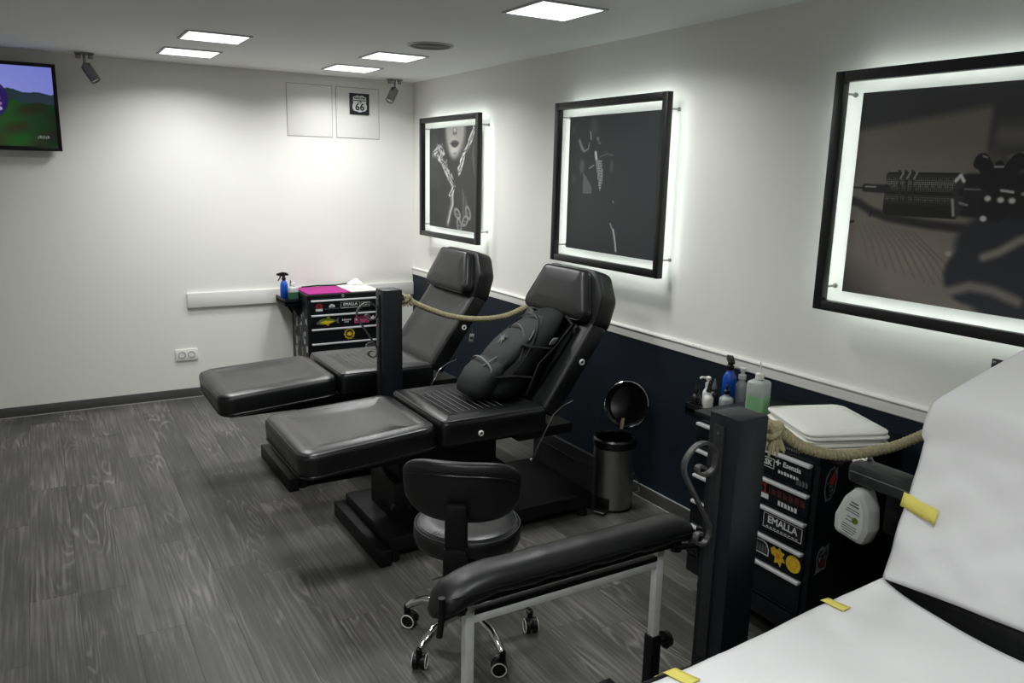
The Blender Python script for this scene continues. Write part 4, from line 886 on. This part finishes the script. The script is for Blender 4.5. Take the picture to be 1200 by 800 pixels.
for zz, off in ((.712, .026),): g.tube([(cc.x + (rad + off + .018) * math.cos(ba + a), cc.y + (rad + off + .018) * math.sin(ba + a), zz - .03 * (abs(a) / .6) ** 3) for a in [-.56 + 1.12 * k / 24 for k in range(25)]], .0022, 6)
g.obj('seam', PIPING, br)
g = G(); c0 = bd * .228
g.M = T(c0.x, c0.y, 0) @ R(ba, 'Z'); g.box((0, 0, .50), (.032, .074, .24), .012); g.box((.012, 0, .42), (.03, .080, .10), .010); g.obj('back_bar', BLACKP, t)
g = G(); g.M = R(ba, 'Z'); g.b2(.03, .235, -.02, .02, .368, .380, .003); g.cyl((.19, .03, .385), (.19, .06, .385), .014); g.obj('back_strut', BLACKM, t)

# ------------------------------------------------------------------ pedal bin
bc = (2.405, 2.985)
t = thing('pedal_bin', 'small steel pedal bin with open lid, beside the middle bed', 'bin', (*bc, 0))
RB = .103
g = G(); g.lathe([(RB - .002, .012), (RB, .014), (RB, .33), (RB - .003, .332), (RB - .004, .3)], seg=40, cap1=False); g.obj('steel_body', STEEL, t)
g = G(); g.lathe([(RB - .001, 0), (RB + .001, .002), (RB + .001, .013)], seg=40); g.obj('base_ring', BLACKP, t)
g = G(); g.lathe([(RB + .002, .325), (RB + .005, .332), (RB + .005, .362), (RB - .004, .37), (RB - .012, .362), (RB - .014, .1), (.0, .1)], seg=40, cap0=False, cap1=False); g.obj('rim', BAG, t)
fd = math.radians(206); fx, fy = math.cos(fd), math.sin(fd)
g = G(); g.M = R(fd, 'Z'); g.b2(RB - .01, RB + .055, -.03, .03, .014, .022, .003); g.mi = 1; g.tube([(RB + .0, -.033, .02), (RB + .056, -.033, .02), (RB + .056, .033, .02), (RB, .033, .02)], .003, 6); g.mi = 0; g.b2(RB - .004, RB + .003, -.035, .035, .012, .075, .002); lab(g.obj('pedal', [BLACKP, CHROME], t), 'black pedal with bright edge')
hb = fd + PI; M = T(.088 * math.cos(hb), .088 * math.sin(hb), .388) @ R(fd, 'Z') @ R(math.radians(-108), 'Y')
# lid stands open: dished steel disc facing the room
g = G(); g.M = M @ T(.122, 0, 0) @ Matrix.Scale(1.14, 4)
g.lathe([(.104, -.014), (.107, -.012), (.107, .006), (.100, .020), (.07, .034), (.0, .042)], seg=40, cap0=False, cap1=False); lid = g.obj('lid', CHROME, t)
g = G(); g.M = M @ T(.122, 0, 0) @ Matrix.Scale(1.14, 4); g.lathe([(.103, -.012), (.092, -.004), (.085, .010), (.05, .022), (.0, .026)], seg=40, cap0=False, cap1=False); g.obj('lid_liner', BAG, lid)
g = G(); g.M = M; g.b2(.0, .02, -.03, .03, -.01, .02, .003); g.obj('hinge', BLACKP, t)
g = G(); g.M = M; g.b2(-.004, .052, -.009, .009, -.020, -.014, .001); lab(g.obj('strap', STRAP, lid), 'beige strap at the foot of the lid')
g = G(); sd = math.radians(-50); px_, py_ = RB * math.cos(sd), RB * math.sin(sd); ox, oy = math.cos(sd), math.sin(sd)
g.tube([(px_ + ox * .0, py_ + oy * .0, .20), (px_ + ox * .012, py_ + oy * .012, .17), (px_ + ox * .030, py_ + oy * .030, .145), (px_ + ox * .034, py_ + oy * .034, .10), (px_, py_, .085)], .004, 8); g.obj('wire_handle', CHROME, t)

# ------------------------------------------------------------------ backpack leaning on the middle bed
lean = math.radians(33)
BPM = T(1.925, 3.225, .604) @ R(math.radians(-5), 'Z') @ Matrix(((1, 0, .62, 0), (0, 1, 0, 0), (0, 0, .87, 0), (0, 0, 0, 1)))       # local x = depth (front is -x), y across, z up the bag
t = thing('backpack', 'black backpack leaning on the middle bed backrest', 'backpack', (1.925, 3.225, .604))
IV = T(1.925, 3.225, .604).inverted()
def loft(sec, q=2.6, n=28, dxf=None):
    rr = []
    for (z, hw, d0, d1) in sec:      # depth from d0 (back) to d1 (front)
        ring = []
        for j in range(n):
            th = 2 * PI * j / n; c_, s_ = math.cos(th), math.sin(th)
            xx = (d0 + d1) / 2 + (d1 - d0) / 2 * math.copysign(abs(c_) ** (2 / q), c_); yy = hw * math.copysign(abs(s_) ** (2 / q), s_)
            ring.append((xx + .002 * math.sin(th * 5 + z * 40), yy + .003 * math.sin(z * 45 + th * 3), z))
        rr.append(ring)
    return rr
MB = IV @ BPM
def bp_obj(g, name, m, parent=None, ang=70):
    return g.obj(name, m, parent or t, ang)
g = G(); g.M = MB; g.rings(loft([(.0, .11, -.01, -.15), (.012, .142, .0, -.185), (.05, .158, .0, -.205), (.15, .164, .0, -.21), (.26, .16, .0, -.195), (.35, .145, -.002, -.165), (.41, .122, -.006, -.13), (.445, .09, -.012, -.095), (.458, .045, -.02, -.07)])); body = bp_obj(g, 'main_compartment', NYLON)
g = G(); g.M = MB; g.rings(loft([(.004, .09, -.15, -.235), (.02, .122, -.14, -.268), (.06, .134, -.14, -.292), (.13, .134, -.14, -.296), (.18, .126, -.14, -.278), (.21, .105, -.14, -.24), (.225, .06, -.15, -.205)])); pk = bp_obj(g, 'front_pocket', NYLON2)
g = G(); g.M = MB; g.rings(loft([(.15, .10, -.12, -.22), (.17, .130, -.11, -.246), (.22, .136, -.11, -.246), (.28, .133, -.11, -.228), (.34, .122, -.10, -.198), (.395, .096, -.08, -.155), (.425, .055, -.07, -.12)])); fp = bp_obj(g, 'front_panel', NYLON2)
g = G(); g.M = MB
g.tube([(-.15 + .1 * max(0, (abs(a) - 1.0)) * 0, .168 * math.sin(a) * (.62 if False else 1), .22 + .215 * math.cos(a)) for a in [-2.2 + 4.4 * k / 40 for k in range(41)]], .0042, 6)
g.obj('main_zip', BLACKP, body)
g = G(); g.M = MB; g.tube([(-.288 + .035 * abs(math.sin(a)) ** 3, .12 * math.sin(a), .15 + .062 * math.cos(a)) for a in [-1.5 + 3. * k / 26 for k in range(27)]], .0035, 6); g.obj('pocket_zip', STITCH, pk)
g = G(); g.M = MB; g.tube([(-.125 - .07 * math.cos(a * .8), .146 * math.sin(a), .20 + .19 * math.cos(a) - .01) for a in [-1.9 + 3.8 * k / 36 for k in range(37)]], .0036, 6); g.obj('second_zip', mat('zip_tape', (44, 45, 47), .5), body)
g = G(); g.M = MB; g.tube([(-.02, -.03, .452), (-.02, -.034, .482), (-.02, 0, .495), (-.02, .034, .482), (-.02, .03, .452)], .007, 8); g.obj('haul_loop', NYLON, t)
for sy in (-1, 1):
    g = G(); g.M = MB; g.tube([(-.03, sy * .12, .44), (.0, sy * .172, .40), (-.02, sy * .178, .30), (-.05, sy * .176, .20), (-.02, sy * .176, .08), (.0, sy * .165, .03)], .007, sq=(.016, .004)); g.obj('side_strap', NYLON, t)
    g = G(); g.M = MB; g.tube([(-.19, sy * .125, .30), (-.14, sy * .168, .29), (-.02, sy * .172, .27)], .006, sq=(.010, .003)); g.obj('compression_strap', NYLON, t)
    g = G(); g.M = MB; g.tube([(-.22, sy * .128, .13), (-.14, sy * .170, .14), (-.02, sy * .172, .12)], .006, sq=(.010, .003)); g.obj('compression_strap', NYLON, t)
g = G(); g.M = MB; g.b2(-.075, -.045, -.186, -.178, .30, .335, .003); lab(g.obj('buckle', GRYS, t), 'grey strap buckle')
g = G(); g.M = MB; g.tube([(-.235, -.06, .225), (-.262, -.065, .205), (-.285, -.062, .18)], .004, 6); g.obj('zip_pull', STITCH, t)
g = G(); g.M = MB; g.tube([(-.16, -.11, .37), (-.162, -.125, .345), (-.165, -.13, .32)], .003, 6); g.obj('zip_pull', STITCH, t)
g = G(); g.M = MB @ T(-.226, .012, .305) @ R(math.radians(20), 'Y') @ Matrix.Scale(1.35, 4)
for k in range(10):
    a = 2 * PI * k / 10; L_ = .020 if k % 2 else .028
    g.tube([(-.0, 0, 0), (-.002, .55 * L_ * math.cos(a), .55 * L_ * math.sin(a)), (-.001, L_ * math.cos(a + .25), L_ * math.sin(a + .25))], [.003, .0018, .0008], 5)
lab(g.obj('emblem', GRYS, fp), 'small grey starburst emblem')

# ------------------------------------------------------------------ black pole armrest beside the near chest, with a white soap bottle
t = thing('pole_armrest', 'black padded arm rest on a pole, between near chest and papered bed', 'arm rest', (2.20, 1.33, 0))
PAD = T(-.055, .015, .768)
g = G(); g.M = PAD; g.pillow(rect(.085, .24), .02, [(.012, -.034), (.002, -.027), (0, -.014), (0, .014), (.006, .028), (.02, .034)]); pd = g.obj('pad', mat('worn_black_vinyl', (44, 46, 47), .42, bump=(90, .12), rvar=.06), t)
g = G(); g.M = PAD; g.tube([(-.043, -.105, .004), (-.043, .105, .004)], .0022, 5); g.obj('pad_seam', STITCH, pd)
g = G(); g.b2(-.055, .045, -.055, .02, .60, .735, .006); g.b2(-.06, -.055, -.03, .015, .62, .68, .002); g.cyl((-.06, -.01, .70), (-.045, -.01, .70), .012); g.obj('clamp_block', BLACKP, t)
g = G(); g.cyl((.02, 0, .02), (.02, 0, .60), .019, seg=16); g.obj('pole', mat('grey_pole', (72, 74, 76), .4, .5), t)
g = G(); g.lathe([(.16, 0), (.16, .012), (.05, .022), (.02, .03)], c=(.02, 0, 0), seg=28); g.obj('base', BLACKM, t)
g = G(); g.tube([(-.02, -.05, .52), (-.06, -.09, .545), (-.075, -.10, .56)], .006, 8); g.cyl((.02, 0, .51), (-.02, -.05, .52), .008, seg=8); lab(g.obj('clamp_lever', CHROME, t), 'chrome clamp lever')
t = thing('soap_bottle', 'white flat soap bottle with printed label hanging below the pole arm rest', 'bottle', (2.135, 1.437, .548))
P = [(-.056, .0), (.056, .0), (.066, .06), (.05, .125), (.018, .175), (-.018, .175), (-.05, .125), (-.066, .06)]
MS = R(-PI / 2, 'Z') @ R(PI / 2, 'X') @ R(-.14, 'Z')       # poly x -> -y, poly y -> z, front -> -x
g = G(); g.M = MS; g.pillow(P, .026, [(.02, -.034), (.006, -.028), (0, -.014), (0, .014), (.006, .028), (.02, .034)], None, 4); sb = g.obj('bottle_body', mat('soap_white', (196, 198, 194), .42), t)
g = G(); g.M = MS; g.mi = 0; g.prism([(-.036, .018), (.036, .018), (.044, .06), (.034, .11), (.014, .145), (-.014, .145), (-.034, .11), (-.044, .06)], .0335, .0345)
g.mi = 1
for k, (yy, w_) in enumerate(((.128, .026), (.118, .034), (.104, .046), (.096, .05), (.078, .02), (.066, .024), (.05, .05), (.042, .056), (.034, .05), (.026, .04))): g.prism(rect(w_, .0028 if k > 1 else .005), .0345, .0349, T(-.006 if k in (4, 5) else 0, yy, 0))
g.mi = 2; g.prism(disc(16, .011), .0345, .035, T(.014, .074, 0)); lab(g.obj('label', [mat('label_white', (214, 216, 210), .5), GRYS, GRN], sb), 'printed label with a green mark')
g = G(); g.tube([(0, 0, .17), (.01, 0, .185), (.04, -.01, .172)], .004, 8); g.lathe([(.014, .168), (.014, .18), (.006, .184)], seg=14); g.obj('hanger', BLACKP, t)
g = G(); g.grid(12, 10, lambda a, b: (2.14 + .055 * a, 1.43 + .07 * b, .79 + .022 * math.sin(a * PI) * (1 + .5 * math.sin(b * 8 + a * 5)) + .004 * math.sin(b * 21))); o = g.obj('crumpled_tissue', TOWEL); o.modifiers.new('thickness', 'SOLIDIFY').thickness = .002
tag(o, 'crumpled white tissue lying on the pole arm rest under the rope', 'tissue')
g = G(); g.M = T(W - .0125, 1.435, .765) @ R(-PI / 2, 'Z') @ R(PI / 2, 'X'); lay(g, 8, disc(18, .02, .03), .001); lay(g, 3, disc(12, .010, .016), .0016, .002, .006); lay(g, 4, rect(.006, .04), .0018, -.006, 0)
o = g.obj('wall_sticker', [BLK, WHT, GRYS, YEL, RED, GRN, PNK, DRED, ORNG]); tag(o, 'orange and yellow sticker on the dark wall beside the papered backrest', 'sticker')
# small tag hanging at the far bed
g = G(); g.M = T(2.06, 3.885, .735) @ R(.2, 'Y'); g.box((0, 0, 0), (.028, .004, .045), .001); g.mi = 1; g.b2(-.01, .01, -.003, -.002, -.01, .004); g.mi = 1; g.tube([(0, 0, .02), (0, .01, .05)], .0015, 5)
o = g.obj('paper_tag', [WHT, GRYS]); tag(o, 'small white tag hanging on the side of the far bed backrest', 'tag')
